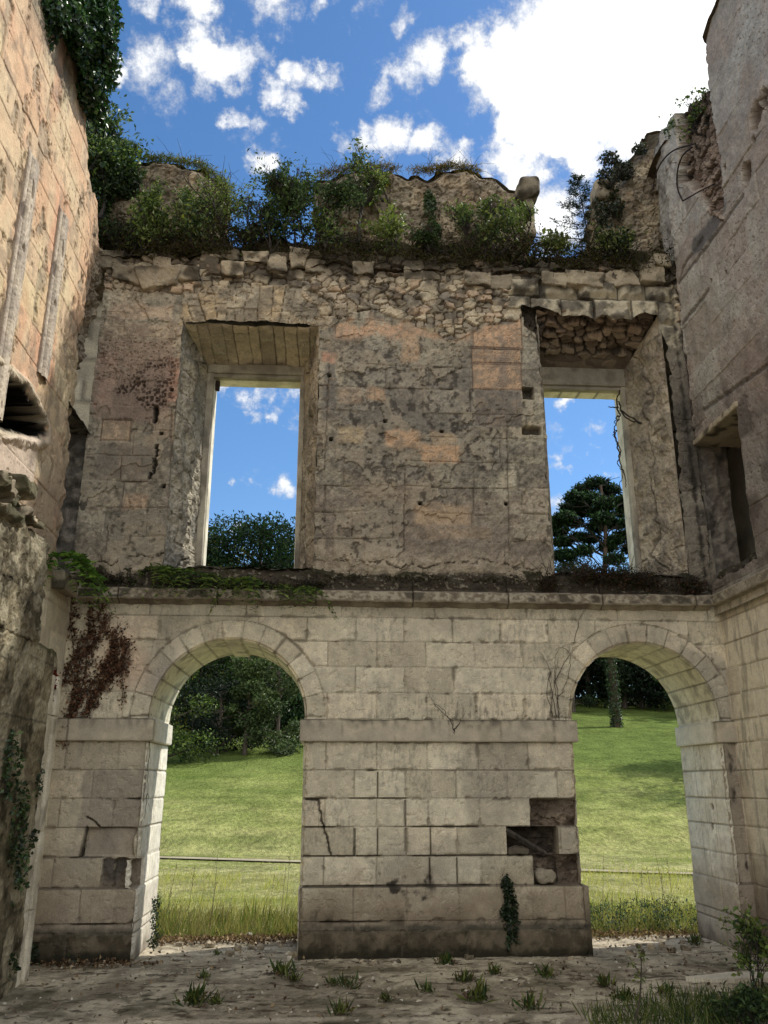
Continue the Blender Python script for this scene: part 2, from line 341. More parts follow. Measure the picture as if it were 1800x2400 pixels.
    # spalled wedge on the left pier
    pv = np.array([(-2.60, 1.305), (-2.66, 1.02), (-2.10, 1.02), (-2.12, 1.2), (-2.07, 1.305)])
    m = sm(.01, -.01, polysd(x+e, z+e, [tuple(p) for p in pv])); dep = .04+.07*np.clip((-2.3-x)*2, 0, 1)+.06*np.clip((x+2.3)*2.5, 0, 1)
    h = h*(1-m)+m*(-dep+(n1-.5)*.03); c = mx(c, mx(np.broadcast_to(L(158, 142, 118, K), x.shape+(3,)), GREY, sm(.4, .6, n1)*.6), m*.9)
    k = sm(.02, .005, seg(x, z, [(-2.62, 1.31), (-2.66, 1.02)])); c = mx(c, BLACK, k*.9); h = h-k*.06
    # chipped arrises near the openings
    for (cx, cz, r, xl, xr) in AR:
        for ex in (xl, xr):
            ed = abs(x-ex); chip = sm(.06, .0, ed+(n2-.35)*.11)*(z < 2.3); h = h-chip*.03
    return h, c

# upper storey ------------------------------------------------------------
UZ = [3.8, 4.2, 4.62, 4.98, 5.32, 5.66, 6.0, 6.33, 6.67, 7.0, 7.33, 7.66, 7.98, 8.3, 8.7]
UROWS = [(UZ[k], UZ[k+1], [.1, .37, .22, .5][k % 4], [.55, .62, .5, .58][(k*3) % 4]) for k in range(len(UZ)-1)]
def Pp(px, py): return aY(px, py, 0)
def prect(px0, py0, px1, py1):
    a, b = Pp(px0, py0), Pp(px1, py1); return min(a[0], b[0]), max(a[0], b[0]), min(a[1], b[1]), max(a[1], b[1])
def vor_off(x, y, s=0, j=.85):
    i, k = np.floor(x), np.floor(y); f1 = np.full(x.shape, 9.); f2 = np.full(x.shape, 9.); idv = np.zeros(x.shape); ox = np.zeros(x.shape); oy = np.zeros(x.shape)
    for a in (-1, 0, 1):
        for b in (-1, 0, 1):
            ci, ck = i+a, k+b; dx = x-(ci+.5+(hsh(ci, ck, s)-.5)*j); dy = y-(ck+.5+(hsh(ci, ck, s, TB2)-.5)*j)
            big = hsh(ci, ck, s+9)*.28
            d = np.maximum(abs(dx)*(.75+.5*hsh(ci, ck, s+2)), abs(dy)*(.75+.5*hsh(ci, ck, s+3)))*.7+.3*np.hypot(dx, dy)-big
            m = d < f1; f2 = np.where(m, f1, np.minimum(f2, d)); f1 = np.where(m, d, f1); idv = np.where(m, hsh(ci, ck, s+5), idv); ox = np.where(m, dx, ox); oy = np.where(m, dy, oy)
    return f1, f2, idv, ox, oy
def rubble(x, z, sc=5.5, s=40, n=None):
    n2 = fbm(x*11, z*11, 4, s+1); n3 = fbm(x*3, z*3, 3, s+2)
    f1, f2, vi, ox, oy = vor_off(x*sc*.8+(n2-.5)*.38+(n3-.5)*.6, z*sc*1.25+(n2-.5)*.34+(n3-.5)*.5, s, .8)
    g = f2-f1; tx = (hsh(vi*997, vi*0, s)-.5); ty = (hsh(vi*991, vi*0+2, s)-.35)
    dome = np.clip(g*5.5, 0, 1)**.7*.75+(ox*tx+oy*ty)*.9+(n2-.5)*.35
    return g*.6, dome, vi
def rubble_old(x, z, sc=5.5, s=40, n=None):
    n2 = fbm(x*9, z*9, 3, s+1)
    f1, f2, vi = vor(x*sc*.85+(n2-.5)*.7, z*sc*1.25+(n2-.5)*.6, s, .8)
    g = f2-f1; dome = np.clip(g*1.6, 0, 1)**.5
    return g, dome, vi
def upper_h(x, z):
    n1 = fbm(x*3, z*3, 5, 51); n2 = fbm(x*13, z*13, 4, 52); n3 = fbm(x*1.2, z*1.2, 4, 53); nf = fbm(x*45, z*45, 2, 54); n4 = fbm(x*6.5, z*6.5, 5, 55)
    d, bid, dv = ashlar(x+(n1-.5)*.03, z+(n3-.5)*.06, UROWS, s=4)
    n5 = fbm(x*24, z*24, 4, 155, .65); j = np.exp(-(d/.010)**2)*sm(.38, .56, fbm(x*1.9, z*1.9, 3, 156)+.15*(bid-.5))
    rg = sm(.35, .6, fbm(x*1.4, z*1.4, 3, 157)); h = (bid-.5)*.018+(n1-.5)*.035+(n4-.5)*(.014+.026*rg)+(n2-.5)*(.010+.016*rg)+(n5-.5)*(.007+.016*rg)+(nf-.5)*.005-j*.016
    c = mx(np.broadcast_to(L(164, 156, 132, K), x.shape+(3,)), L(200, 188, 156, K), sm(.3, .7, bid*.75+n1*.35))
    c = mx(c, L(150, 144, 124, K), sm(.42, .62, n3)*.6); c = mx(c, L(120, 108, 92, K), sm(.30, .1, bid)*.45)
    c = mx(c, L(190, 162, 120, K), sm(.72, .9, bid)*sm(.35, .6, n4)*.3+sm(.52, .66, fbm(x*2.1+3, z*2.1, 4, 158))*.35)
    c = mx(c, L(122, 114, 100, K), sm(.5, .68, n4)*.5)
    c = mx(c, DGREY*.8, sm(.52, .74, fbm(x*10, z*10, 5, 56, .62))*.45); c = mx(c, L(104, 98, 88, K), sm(.46, .66, fbm(x*.9+2, z*.7, 4, 180))*.5); c = mx(c, L(84, 76, 64, K), sm(.50, .70, n5)*.6); c = mx(c, L(204, 186, 152, K), sm(.44, .30, n5)*.4)
    c = mx(c, CREAM, sm(.66, .8, fbm(x*8, z*8, 4, 57))*.35)
    # grey blotchy decayed area of the centre panel
    m = box(x, z, .0, 2.3, 5.4, 7.35, .25, (n1-.5)*.7); c = mx(c, L(128, 122, 110, K), m*.6); h = h+m*(n2-.5)*.012; c = mx(c, L(112, 104, 90, K), sm(5.4, 4.5, z+(n1-.5)*.8)*sm(4.2, 4.6, z)*.35)
    c = mx(c, L(70, 64, 58, K), m*sm(.55, .68, fbm(x*16, z*16, 4, 58))*.8)
    c = mx(c, L(150, 128, 108, K), box(x, z, -.2, 2.6, 4.2, 5.3, .2, (n1-.5)*.5)*.35)
    c = mx(c, L(96, 82, 66, K), j*.55)
    lay = fbm(x*1.7, z*1.7, 5, 170, .58)+.05*(n2-.5); pl = sm(.50, .506, lay)*(1-box(x, z, -.1, .0, 0, 9)); edge = np.exp(-((lay-.50)/.008)**2)
    h = h+pl*.022; smooth_ = pl*.55; h = h*(1-smooth_*.5); c = mx(c, mx(np.broadcast_to(L(160, 150, 126, K), c.shape), L(182, 164, 132, K), sm(.35, .65, n4)), pl*.5); c = mx(c, L(84, 74, 62, K), edge*.55*sm(.35, .6, n1)); c = mx(c, L(60, 54, 46, K), sm(.60, .70, fbm(x*18, z*18, 4, 172))*pl*.7)
    # coloured blocks
    def patch(px0, py0, px1, py1, col, st, e=.03, nz=.12):
        nonlocal c
        a = prect(px0, py0, px1, py1); c = mx(c, mx(np.broadcast_to(col*.93+.02, c.shape), L(150, 132, 108, K), sm(.42, .62, n5*.6+n4*.4)*.75), box(x, z, *a, e, (n4-.5)*nz+(n5-.5)*nz*.5)*min(1, st)*.82)
    OR = L(220, 164, 96, K)
    patch(1107, 727, 1225, 815, L(222, 166, 104, K), 1.1, .012, .02); patch(1107, 815, 1225, 912, L(208, 158, 102, K), 1.0, .012, .03)
    patch(1112, 912, 1226, 1000, L(112, 104, 94, K), 1.0, .012, .03)
    patch(1165, 780, 1190, 905, L(140, 128, 115, K), .8, .03)
    patch(985, 1040, 1080, 1085, OR, .9); patch(900, 1005, 985, 1050, OR, .8); patch(1010, 1010, 1075, 1042, L(200, 165, 115, K), .8); patch(792, 1000, 850, 1042, YELLOW, .8, .02, .2)
    patch(970, 1178, 1105, 1232, L(196, 160, 112, K), .9); patch(1000, 1235, 1150, 1262, L(190, 158, 115, K), .7); patch(860, 1130, 980, 1175, L(170, 150, 118, K), .6)
    patch(790, 748, 1100, 795, L(216, 162, 106, K), 1, .04, .3); patch(940, 780, 985, 850, OR, .6); patch(860, 905, 905, 940, OR, .7); patch(790, 905, 850, 945, L(192, 158, 116, K), .6)
    patch(752, 825, 785, 850, L(205, 140, 95, K), 1.1, .02); patch(758, 850, 790, 980, L(112, 108, 100, K), 1.0, .02)
    patch(232, 790, 395, 985, L(160, 128, 104, K), .95, .05); patch(228, 820, 262, 960, L(190, 142, 115, K), .5, .04)
    patch(392, 835, 422, 940, L(205, 142, 104, K), 1.0, .03, .1)
    patch(255, 710, 400, 750, L(208, 176, 138, K), .9, .02); patch(245, 752, 420, 790, L(196, 170, 132, K), .9, .02); patch(300, 757, 350, 790, L(150, 128, 106, K), .8)
    patch(240, 984, 302, 1032, L(205, 168, 122, K), 1.2, .01, .02); patch(292, 1155, 345, 1195, L(196, 156, 110, K), .8, .03)
    patch(420, 1000, 500, 1150, CREAM2, .4); patch(225, 1040, 360, 1120, L(118, 110, 98, K), .8, .05); patch(390, 1100, 420, 1250, GREY, .6)
    patch(360, 960, 420, 1030, L(176, 150, 116, K), .8)
    for (a, b, cc, dd) in ((1107, 727, 1225, 815), (1107, 815, 1225, 850), (1107, 850, 1225, 912), (240, 984, 302, 1032)):
        x0, x1, z0, z1 = prect(a, b, cc, dd); bd = np.minimum(np.minimum(abs(x-x0), abs(x-x1)), np.minimum(abs(z-z0), abs(z-z1)))
        ins = box(x, z, x0-.02, x1+.02, z0-.02, z1+.02, .01); k = sm(.012, .003, bd)*ins; c = mx(c, L(100, 72, 54, K), k*.6); h = h*(1-ins*.6)-k*.01
    # tool marks on the dressed orange blocks
    x0, x1, z0, z1 = prect(1107, 727, 1225, 912); tm = box(x, z, x0, x1, z0, z1, .02)
    q = np.sin((x*.5+z*1.0)*170+(n1-.5)*14)*.5+.5; tk = sm(.82, .95, q)*sm(.5, .62, fbm(x*30, z*14, 2, 60))*tm; c = mx(c, L(140, 96, 70, K), tk*.55); h = h-tk*.006
    # keyed dark brick-like patch left of the window
    x0, x1, z0, z1 = prect(278, 835, 392, 985); km = sm(.1, -.06, polysd(x+(n4-.5)*.25, z+(n1-.5)*.15, [(x0, z0), (x1-.22, z0), (x1, z0+.3), (x1+.02, z1), (x1-.25, z1-.1), (x0+.2, z1-.35), (x0+.02, z1-.45)]))
    kk = vor(x*26, z*19, 66)[0]; kd = sm(.42, .3, kk)*sm(.3, .52, fbm(x*5, z*5, 2, 67)); c = mx(c, L(134, 112, 96, K), km*.7); c = mx(c, UMBER*.55, km*kd*.9); h = h-km*kd*.022
    # pecked plaster
    pm = np.clip(box(x, z, *prect(235, 790, 400, 900), .05)+box(x, z, -3.0, 4.6, 7.0, 7.4, .1)*.4, 0, 1); pk = sm(.2, .12, vor(x*15, z*15, 70)[0]); c = mx(c, BROWN*.7, pm*pk*.6); h = h-pm*pk*.012
    # hollow slot and small putlog holes
    k = sm(.03, .012, seg(x+(n2-.5)*.09+(n5-.5)*.04, z, [Pp(366, 1045), Pp(362, 1080), Pp(354, 1118)]))*sm(.30, .42, n5); c = mx(c, BLACK, k*.9); h = h-k*.06
    k = sm(.04, .015, seg(x+(n2-.5)*.04, z, [Pp(366, 955), Pp(362, 985)])); c = mx(c, BLACK, k); h = h-k*.07
    for p in ((985, 1179), (1187, 1180), (903, 986), (432, 1012), (378, 1015), (382, 1138), (402, 912), (772, 878), (776, 1028), (1036, 1010)):
        a = Pp(*p); k = sm(.03, .012, np.maximum(abs(x-a[0]), abs(z-a[1]))); c = mx(c, BLACK*.6, k); h = h-k*.06
    a = prect(1226, 905, 1252, 935); k = box(x, z, *a, .008); h = h-k*.14; c = mx(c, BLACK, k*.7)
    a = prect(1226, 998, 1270, 1015); k = box(x, z, *a, .02, (n2-.5)*.03); h = h-k*.1; c = mx(c, BLACK, k*.8)
    # rough-hewn lower margin, undercut
    lb = sm(4.55, 4.25, z+(n1-.5)*.35); h = h+lb*(.02+(n4-.5)*.07); c = mx(c, L(176, 158, 126, K), lb*.5)
    for pts in ([Pp(400, 1285), Pp(470, 1300), Pp(560, 1305)], [Pp(215, 1325), Pp(250, 1318), Pp(300, 1305), Pp(345, 1310), Pp(390, 1290)], [Pp(800, 1310), Pp(900, 1318), Pp(1010, 1325), Pp(1100, 1318), Pp(1250, 1330)]):
        sd = seg(x, z+(n4-.5)*.22+(n2-.5)*.08, pts); k = sm(.018, .003, sd)*sm(.35, .55, n2); c = mx(c, L(60, 50, 42, K), k*.7); h = h-k*.025
    # ragged lichen line and vertical seams
    for pts, w in (([Pp(785, 600), Pp(785, 780)], .008), ([Pp(772, 860), Pp(760, 1100)], .006), ([Pp(950, 1080), Pp(946, 1290)], .005), ([Pp(1190, 1010), Pp(1195, 1300)], .006), ([Pp(400, 960), Pp(398, 1290)], .01)):
        k = sm(w*2.2, w*.6, seg(x+(n2-.5)*.03, z, pts)); c = mx(c, L(92, 80, 66, K), k*.6); h = h-k*.012
    # rubble zone at the wall head
    zb = 7.62+(n1-.5)*.35+.12*np.sin(x*3.1)-.0*x
    zb = np.where(x < -1.95, 7.98, np.where(x < -.1, 7.55, zb)); rm = sm(-.03, .03, z-zb)
    g, dome, vi = rubble(x, z, 5.6); g2, dome2, vi2 = rubble(x, z, 9.5, 47)
    use2 = sm(.52, .56, fbm(x*1.6+9, z*1.6, 2, 71)); dome = dome*(1-use2)+dome2*use2; g = g*(1-use2)+g2*use2; vi = np.where(use2 > .5, vi2, vi)
    hr = (vi-.45)*.06+(dome-.6)*.055+(n2-.5)*.03+(n4-.5)*.03
    cr = mx(np.broadcast_to(L(172, 155, 126, K), x.shape+(3,)), L(204, 186, 148, K), sm(.3, .8, vi)); cr = mx(cr, L(196, 158, 118, K), sm(.82, .9, vi)*.7); cr = mx(cr, GREY, sm(.3, .1, vi)*.6)
    cr = mx(cr, L(104, 88, 70, K), sm(.07, .005, g)*.8); cr = mx(cr, DGREY*.8, sm(.48, .66, n4)*.6)
    h = h*(1-rm)+hr*rm; c = c*(1-rm[..., None])+cr*rm[..., None]
    # flat-arch voussoirs above the left window
    cx, cz = -1.13, 5.6
    th = np.arctan2(x-cx+(n1-.5)*.10, z-cz)+.012*np.sin(x*9); q = th/.066; i = np.floor(q+.5); dt = abs(q-i)
    vm = sm(.02, -.02, polysd(x, z, [(-2.1, 7.5), (-2.0, 7.95), (-1.6, 8.12), (-.8, 8.15), (-.25, 8.05), (-.12, 7.7), (-.16, 7.5)])+(n2-.5)*.05)
    vb = hsh(i+60, i*0, 77); zs = 7.82+(vb-.5)*.1; low = sm(-.01, .01, zs-z)
    hv = (vb-.5)*.035+.012-sm(.44, .5, dt)*.025+low*(-.05+(z-7.55)*.15)+(n2-.5)*.03+(n4-.5)*.03
    cv = mx(np.broadcast_to(L(196, 180, 146, K), x.shape+(3,)), L(204, 176, 124, K), sm(.5, .9, vb)); cv = mx(cv, L(110, 98, 80, K), sm(.45, .5, dt)*.7+sm(.02, .005, abs(z-zs))*.6); cv = mx(cv, L(140, 128, 106, K), sm(.42, .62, n4)*.7); cv = mx(cv, L(90, 82, 68, K), sm(.55, .7, n5)*.5)
    vm2 = vm*(.45+.55*sm(.35, .55, n1)); cv = cv*.93; h = h*(1-vm2)+hv*vm2; c = c*(1-vm2[..., None])+cv*vm2[..., None]
    # big lintel stones above the right window
    rows = [(7.75, 8.12, 2.35, [2.62, 3.05, 3.5, 4.02, 4.4]), (8.12, 8.4, 0, [2.3, 2.75, 3.3, 3.85, 4.25])]
    dd, bb, _ = ashlar(x, z, rows, s=9); bmk = sm(.02, -.02, polysd(x, z, [(2.3, 7.9), (2.35, 8.38), (4.62, 8.4), (4.65, 7.2), (4.42, 7.2), (4.4, 7.75)])+(n2-.5)*.06)
    hb = (bb-.3)*.10+sm(0, .09, dd)*.07-.05+(n4-.5)*.06+(n2-.5)*.03; cb = mx(np.broadcast_to(L(184, 170, 138, K), x.shape+(3,)), L(205, 190, 152, K), bb); cb = mx(cb, L(96, 90, 80, K), sm(.46, .62, n4)*.75); cb = mx(cb, BLACK, sm(.02, .004, dd)*.8)
    h = h*(1-bmk)+hb*bmk; c = c*(1-bmk[..., None])+cb*bmk[..., None]
    # right return: plastered grey strip
    m = box(x, z, 4.38, 4.8, 4.1, 7.4, .02); c = mx(c, L(118, 109, 95, K), m*.7); h = h*(1-m*.3)
    c = mx(c, L(66, 60, 54, K), box(x, z, 4.42, 4.8, 5.4, 6.7, .15, (n1-.5)*.4)*.7)
    c = mx(c, BLACK, sm(.06, .0, abs(x-4.6)+(n2-.4)*.1)*.8)
    # damp dark head under the soil and dark foot
    c = mx(c, L(66, 58, 46, K), sm(8.1, 8.5, z+(n1-.5)*.7+(n4-.5)*.45)*.85)
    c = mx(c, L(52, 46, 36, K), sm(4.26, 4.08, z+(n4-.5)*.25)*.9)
    return h, c

def frag_h(s, base=L(160, 142, 114, K)):
    def f(x, z):
        n1 = fbm(x*3, z*3, 5, s); n2 = fbm(x*12, z*12, 4, s+1); n4 = fbm(x*6, z*6, 4, s+2)
        g, dome, vi = rubble(x, z, 8.5, s+3)
        n5 = fbm(x*24, z*24, 4, s+9, .62); h = (vi-.4)*.05+dome*.035+(n1-.5)*.18+(n2-.5)*.05+(n5-.5)*.04
        c = mx(np.broadcast_to(base, x.shape+(3,)), L(190, 174, 142, K), sm(.3, .8, vi)*.5); c = mx(c, L(186, 158, 128, K), sm(.45, .6, n1)*.4); c = mx(c, GREY, sm(.45, .62, n4)*.6); c = mx(c, L(104, 92, 74, K), sm(.09, .01, g)*.6); c = mx(c, L(74, 66, 50, K), sm(.54, .7, n5)*.6)
        c = mx(c, L(60, 52, 38, K), sm(.5, .7, n1)*.5); return h, c
    return f

# ------------------------------------------------------------------ window and arch geometry
W1 = rough_poly([(-2.03, 4.0), (-2.035, 7.45), (-2.0, 7.56), (-1.6, 7.60), (-1.1, 7.62), (-.6, 7.6), (-.26, 7.57), (-.235, 7.3), (-.235, 4.0)], .07, .008, 3)
W2 = rough_poly([(2.70, 4.0), (2.70, 7.3), (2.66, 7.55), (2.5, 7.62), (2.47, 7.95), (2.8, 7.93), (3.1, 7.84), (3.5, 7.82), (3.9, 7.78), (4.15, 7.9), (4.36, 7.85), (4.42, 7.62), (4.46, 7.5), (4.45, 6.5), (4.42, 5.2), (4.38, 4.0)], .07, .015, 5)

back = thing('ruined_wall', 'tall ruined stone wall with two arches below two empty windows', 'ruined wall')
def placeY(Y0): return lambda a, b, h: np.stack([a, Y0-h, b], -1)
wall_grid('lower_storey', -3.12, 4.78, -.1, 3.86, .0125, lower_h, STONE_SMOOTH, back, placeY(0), [arch_poly(a) for a in AR])
TOPL = [(-3.15, 4.0), (-3.15, 8.5), (-2.9, 8.45), (-2.5, 8.6), (-2.1, 8.52), (-1.6, 8.66), (-1.0, 8.6), (-.2, 8.72), (.6, 8.66), (1.3, 8.7), (2.1, 8.6), (2.9, 8.66), (3.6, 8.72), (4.3, 8.68), (4.8, 8.75), (4.8, 4.0)]
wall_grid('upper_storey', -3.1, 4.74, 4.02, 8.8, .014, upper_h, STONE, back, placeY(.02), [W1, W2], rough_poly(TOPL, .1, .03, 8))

def lat(P, col0, col1, s, amp=.01, sc=6.):
    x, y, z = P[..., 0], P[..., 1], P[..., 2]
    n = vn3(x*sc, y*sc, z*sc, s)*.6+vn3(x*sc*3, y*sc*3, z*sc*3, s+1)*.4
    return n, mx(np.broadcast_to(col0, x.shape+(3,)), col1, sm(.3, .7, n))
# arch reveals (jambs and intrados)
for ai, c in enumerate(AR):
    cx, cz, r, xl, xr = c
    path = [(xl, z) for z in np.arange(-.1, cz, .02)]+[(cx-r*math.cos(a), cz+r*math.sin(a)) for a in np.linspace(0, math.pi, 150)]+[(xr, z) for z in np.arange(cz, -.11, -.02)]
    PA = np.array(path); Dp = np.r_[0, np.cumsum(np.hypot(*np.diff(PA, axis=0).T))]
    def fn(U, W, PA=PA, Dp=Dp, c=c, ai=ai):
        cx, cz, r, xl, xr = c
        s = U*Dp[-1]; x = np.interp(s, Dp, PA[:, 0]); z = np.interp(s, Dp, PA[:, 1]); y = -.03+W*1.22
        inarch = z > cz; th = np.arctan2(z-cz, x-cx)
        nx = np.where(inarch, (cx-x)/r, np.where(x < cx, 1., -1.)); nz = np.where(inarch, (cz-z)/r, 0.)
        side = np.where(x < cx, 0., 50.)
        d = np.full(x.shape, 9.); bid = np.zeros(x.shape)
        for k in range(9):
            m = (z >= LZ[k]) & (z < LZ[k+1]) & ~inarch; jy = [.38, .62][k % 2]
            dz = np.minimum(z-LZ[k], LZ[k+1]-z); d = np.where(m, np.minimum(dz, abs(y-jy)), d); bid = np.where(m, hsh(side+k, np.floor(y/.5+.2*k), 14), bid)
        q = th/(math.pi/13); i = np.floor(q); dt = np.minimum(q-i, 1-q+i)*(math.pi/13)*r
        jy = np.where(i % 2 == 0, .45, .7); d = np.where(inarch, np.minimum(dt, abs(y-jy)), d); bid = np.where(inarch, hsh(i+9, (y > jy)*1., 15), bid)
        n = fbm(s*5, y*5, 4, 100+ai); n2 = fbm(s*18, y*18, 3, 101+ai)
        j = np.exp(-(d/.009)**2); h = (bid-.5)*.010+(n-.5)*.012+(n2-.5)*.006-j*.014
        h = h+np.where(inarch & (abs(th-math.pi/2) < math.pi/26) & (y > .3), .035, 0)*(ai == 0)
        h = h+(ai == 0)*np.where(~inarch & (x < cx) & (z > .705) & (z < 1.0) & (y < .3), -.10+(n2-.5)*.06, 0)+np.where(~inarch & (z < .703), .012, 0)
        edge = sm(.09, .0, y+.02+(n2-.4)*.12)*(z < 2.3)*(~inarch); h = h-edge*.02
        col = mx(np.broadcast_to(L(206, 199, 176, K), x.shape+(3,)), L(225, 218, 196, K), sm(.3, .7, bid*.5+n*.5))
        if ai == 1: col = mx(col, L(190, 178, 150, K), sm(.3, .6, n)*.5)
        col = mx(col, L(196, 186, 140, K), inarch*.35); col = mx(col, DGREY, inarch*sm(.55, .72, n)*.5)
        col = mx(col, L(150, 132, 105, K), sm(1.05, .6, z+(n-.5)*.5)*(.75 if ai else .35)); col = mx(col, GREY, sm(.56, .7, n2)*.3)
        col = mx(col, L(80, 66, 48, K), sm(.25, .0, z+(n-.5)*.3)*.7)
        if ai == 1:
            for (hz, hy) in ((1.50, .42), (1.28, .50)):
                k = sm(.05, .02, np.hypot(z-hz, y-hy)+(n2-.5)*.03)*(x > cx)*(~inarch); col = mx(col, BLACK, k); h = h-k*.05
            for jy in (.3, .78): k = sm(.012, .003, abs(y-jy+(n-.5)*.06))*(x > cx)*(~inarch); col = mx(col, GREY, k*.6)
        if ai == 0:
            k = sm(.010, .003, abs(y-.12-(n-.5)*.25))*(x < cx)*(~inarch)*(z > .7); col = mx(col, DGREY*.6, k*.85)
        col = mx(col, L(90, 78, 62, K), j*.65)
        return np.stack([x+nx*h, y, z+nz*h], -1), col
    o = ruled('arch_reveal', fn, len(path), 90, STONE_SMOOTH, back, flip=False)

def impcol(x, y, z):
    n = vn3(x*4, y*4, z*4, 5); n2 = vn3(x*22, y*22, z*6, 6)
    c = mx(np.broadcast_to(L(168, 156, 132, K), x.shape+(3,)), CREAM2, sm(.35, .7, n)); c = mx(c, DGREY, sm(.5, .75, n2)*.5*sm(2.3, 2.46, z)+sm(.55, .7, n)*.35)
    c = mx(c, MOSS*.5, sm(2.445, 2.465, z+(n-.5)*.02)*.8); c = mx(c, L(214, 208, 188, K), sm(.0, .12, y)*.7)
    jo = np.abs(((x-.13)/.61) % 1-.5); return mx(c, L(60, 52, 44, K), sm(.488, .497, jo)*.7*(y < 0))
IMP = [(-3.1, -1.985), (-.345, 2.855), (4.50, 4.80)]
for a, b in IMP: block('impost', a, b, -.055, 1.2, 2.222, 2.466, STONE_SMOOTH, back, impcol, .02, .003, .014, 3)
block('projecting_base', 2.80, 2.862, -.045, .9, -.1, .70, STONE, back, lambda x, y, z: lower_h(x, z)[1]*.9, .025, .006, .012, 5)

# cornice: swept profile, then the dark moss-grown course above it
def prof(U, prf):
    prf = np.array(prf); D = np.r_[0, np.cumsum(np.hypot(*np.diff(prf, axis=0).T))]; s = U*D[-1]
    return np.interp(s, D, prf[:, 0]), np.interp(s, D, prf[:, 1])
CP = [(.02, 3.775), (-.02, 3.78), (-.05, 3.80), (-.085, 3.815), (-.125, 3.82), (-.13, 3.84), (-.13, 3.935), (-.115, 3.95), (-.06, 3.965), (-.03, 3.99), (-.035, 4.08), (-.02, 4.17), (.03, 4.24), (.12, 4.27)]
def corn_col(x, y, z, n, n2):
    fas = sm(3.83, 3.845, z)*sm(3.95, 3.93, z)
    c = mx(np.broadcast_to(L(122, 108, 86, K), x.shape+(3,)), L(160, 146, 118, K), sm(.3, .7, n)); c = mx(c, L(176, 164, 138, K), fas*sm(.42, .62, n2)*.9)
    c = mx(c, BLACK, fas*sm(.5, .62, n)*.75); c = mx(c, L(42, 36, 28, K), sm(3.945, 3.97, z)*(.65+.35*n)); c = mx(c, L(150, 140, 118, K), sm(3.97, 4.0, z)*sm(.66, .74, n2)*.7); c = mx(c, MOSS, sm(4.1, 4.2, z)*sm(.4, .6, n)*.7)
    return c
def corn(U, W):
    x = -2.95+U*7.55; y, z = prof(W, CP); n = fbm(x*5, z*9, 4, 120); n2 = fbm(x*24, z*30, 3, 121)
    top = sm(3.95, 4.05, z); jd = abs(((x+.2)/1.15) % 1-.5)*1.15; j = sm(.565, .572, jd)
    y = y-(n-.5)*(.012+.07*top)-(n2-.5)*(.008+.03*top)+j*.02*(1-top); z = z+(n-.5)*.05*top+(fbm(x*11, x*0, 2, 5)-.5)*.02
    c = corn_col(x, y, z, n, n2); return np.stack([x, y, z], -1), mx(c, BLACK, j*.8)
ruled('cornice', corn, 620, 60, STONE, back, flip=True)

# window embrasures, frames and outer reveals
def facecol(P, s, base, alt, dark, st=.5):
    x, y, z = P[..., 0], P[..., 1], P[..., 2]
    n = vn3(x*3, y*3, z*3, s); n2 = vn3(x*12, y*12, z*12, s+3); n4 = vn3(x*6, y*6, z*6, s+9)
    c = mx(np.broadcast_to(base, x.shape+(3,)), alt, sm(.35, .65, n)); return mx(c, dark, sm(.5, .68, n4*.6+n2*.4)*st), n, n2, n4
def splay(name, p0, p1, p2, p3, nrm, nu, nv, base, alt, s, amp=.04, blocks=0):
    p0, p1, p2, p3 = [np.array(p, float) for p in (p0, p1, p2, p3)]; nrm = np.array(nrm, float)
    def fn(U, W):
        P = (p0*(1-U[..., None])+p1*U[..., None])*(1-W[..., None])+(p3*(1-U[..., None])+p2*U[..., None])*W[..., None]
        c, n, n2, n4 = facecol(P, s, base, alt, L(84, 78, 68, K))
        ed = sm(0, .04, W)*sm(0, .04, 1-W)*sm(0, .03, U)*sm(0, .03, 1-U)
        n5 = vn3(P[..., 0]*28, P[..., 1]*28, P[..., 2]*28, s+12)*.6+vn3(P[..., 0]*55, P[..., 1]*55, P[..., 2]*55, s+13)*.4; hh = ((n-.5)*amp+(n4-.5)*amp*.9+(n2-.5)*amp*.8+(n5-.5)*amp*.7)*ed; c = mx(c, L(92, 84, 72, K), sm(.5, .75, n5)*.5); c = mx(c, L(190, 178, 152, K), sm(.42, .2, n5)*.35)
        zz = P[..., 2]; row = np.floor(zz/.33); jd = np.minimum(zz/.33-row, 1-zz/.33+row)*.33; xj = abs(W-.35-.25*(row % 2)); jn = sm(.014, .004, np.minimum(jd, xj*.9)+(n2-.5)*.03)*sm(.48, .62, n)*.7; hh = hh-jn*.02*ed; c = mx(c, L(84, 72, 58, K), jn*.7)
        # flaking crack running down the middle of the splay
        k = sm(.035, .008, abs(W-.62-(n-.5)*.5-(n2-.5)*.12)); c = mx(c, L(66, 58, 48, K), k*.65); hh = hh-k*.02*ed
        return P+nrm*hh[..., None], c
    return ruled(name, fn, nu, nv, STONE, back)
YF = .90
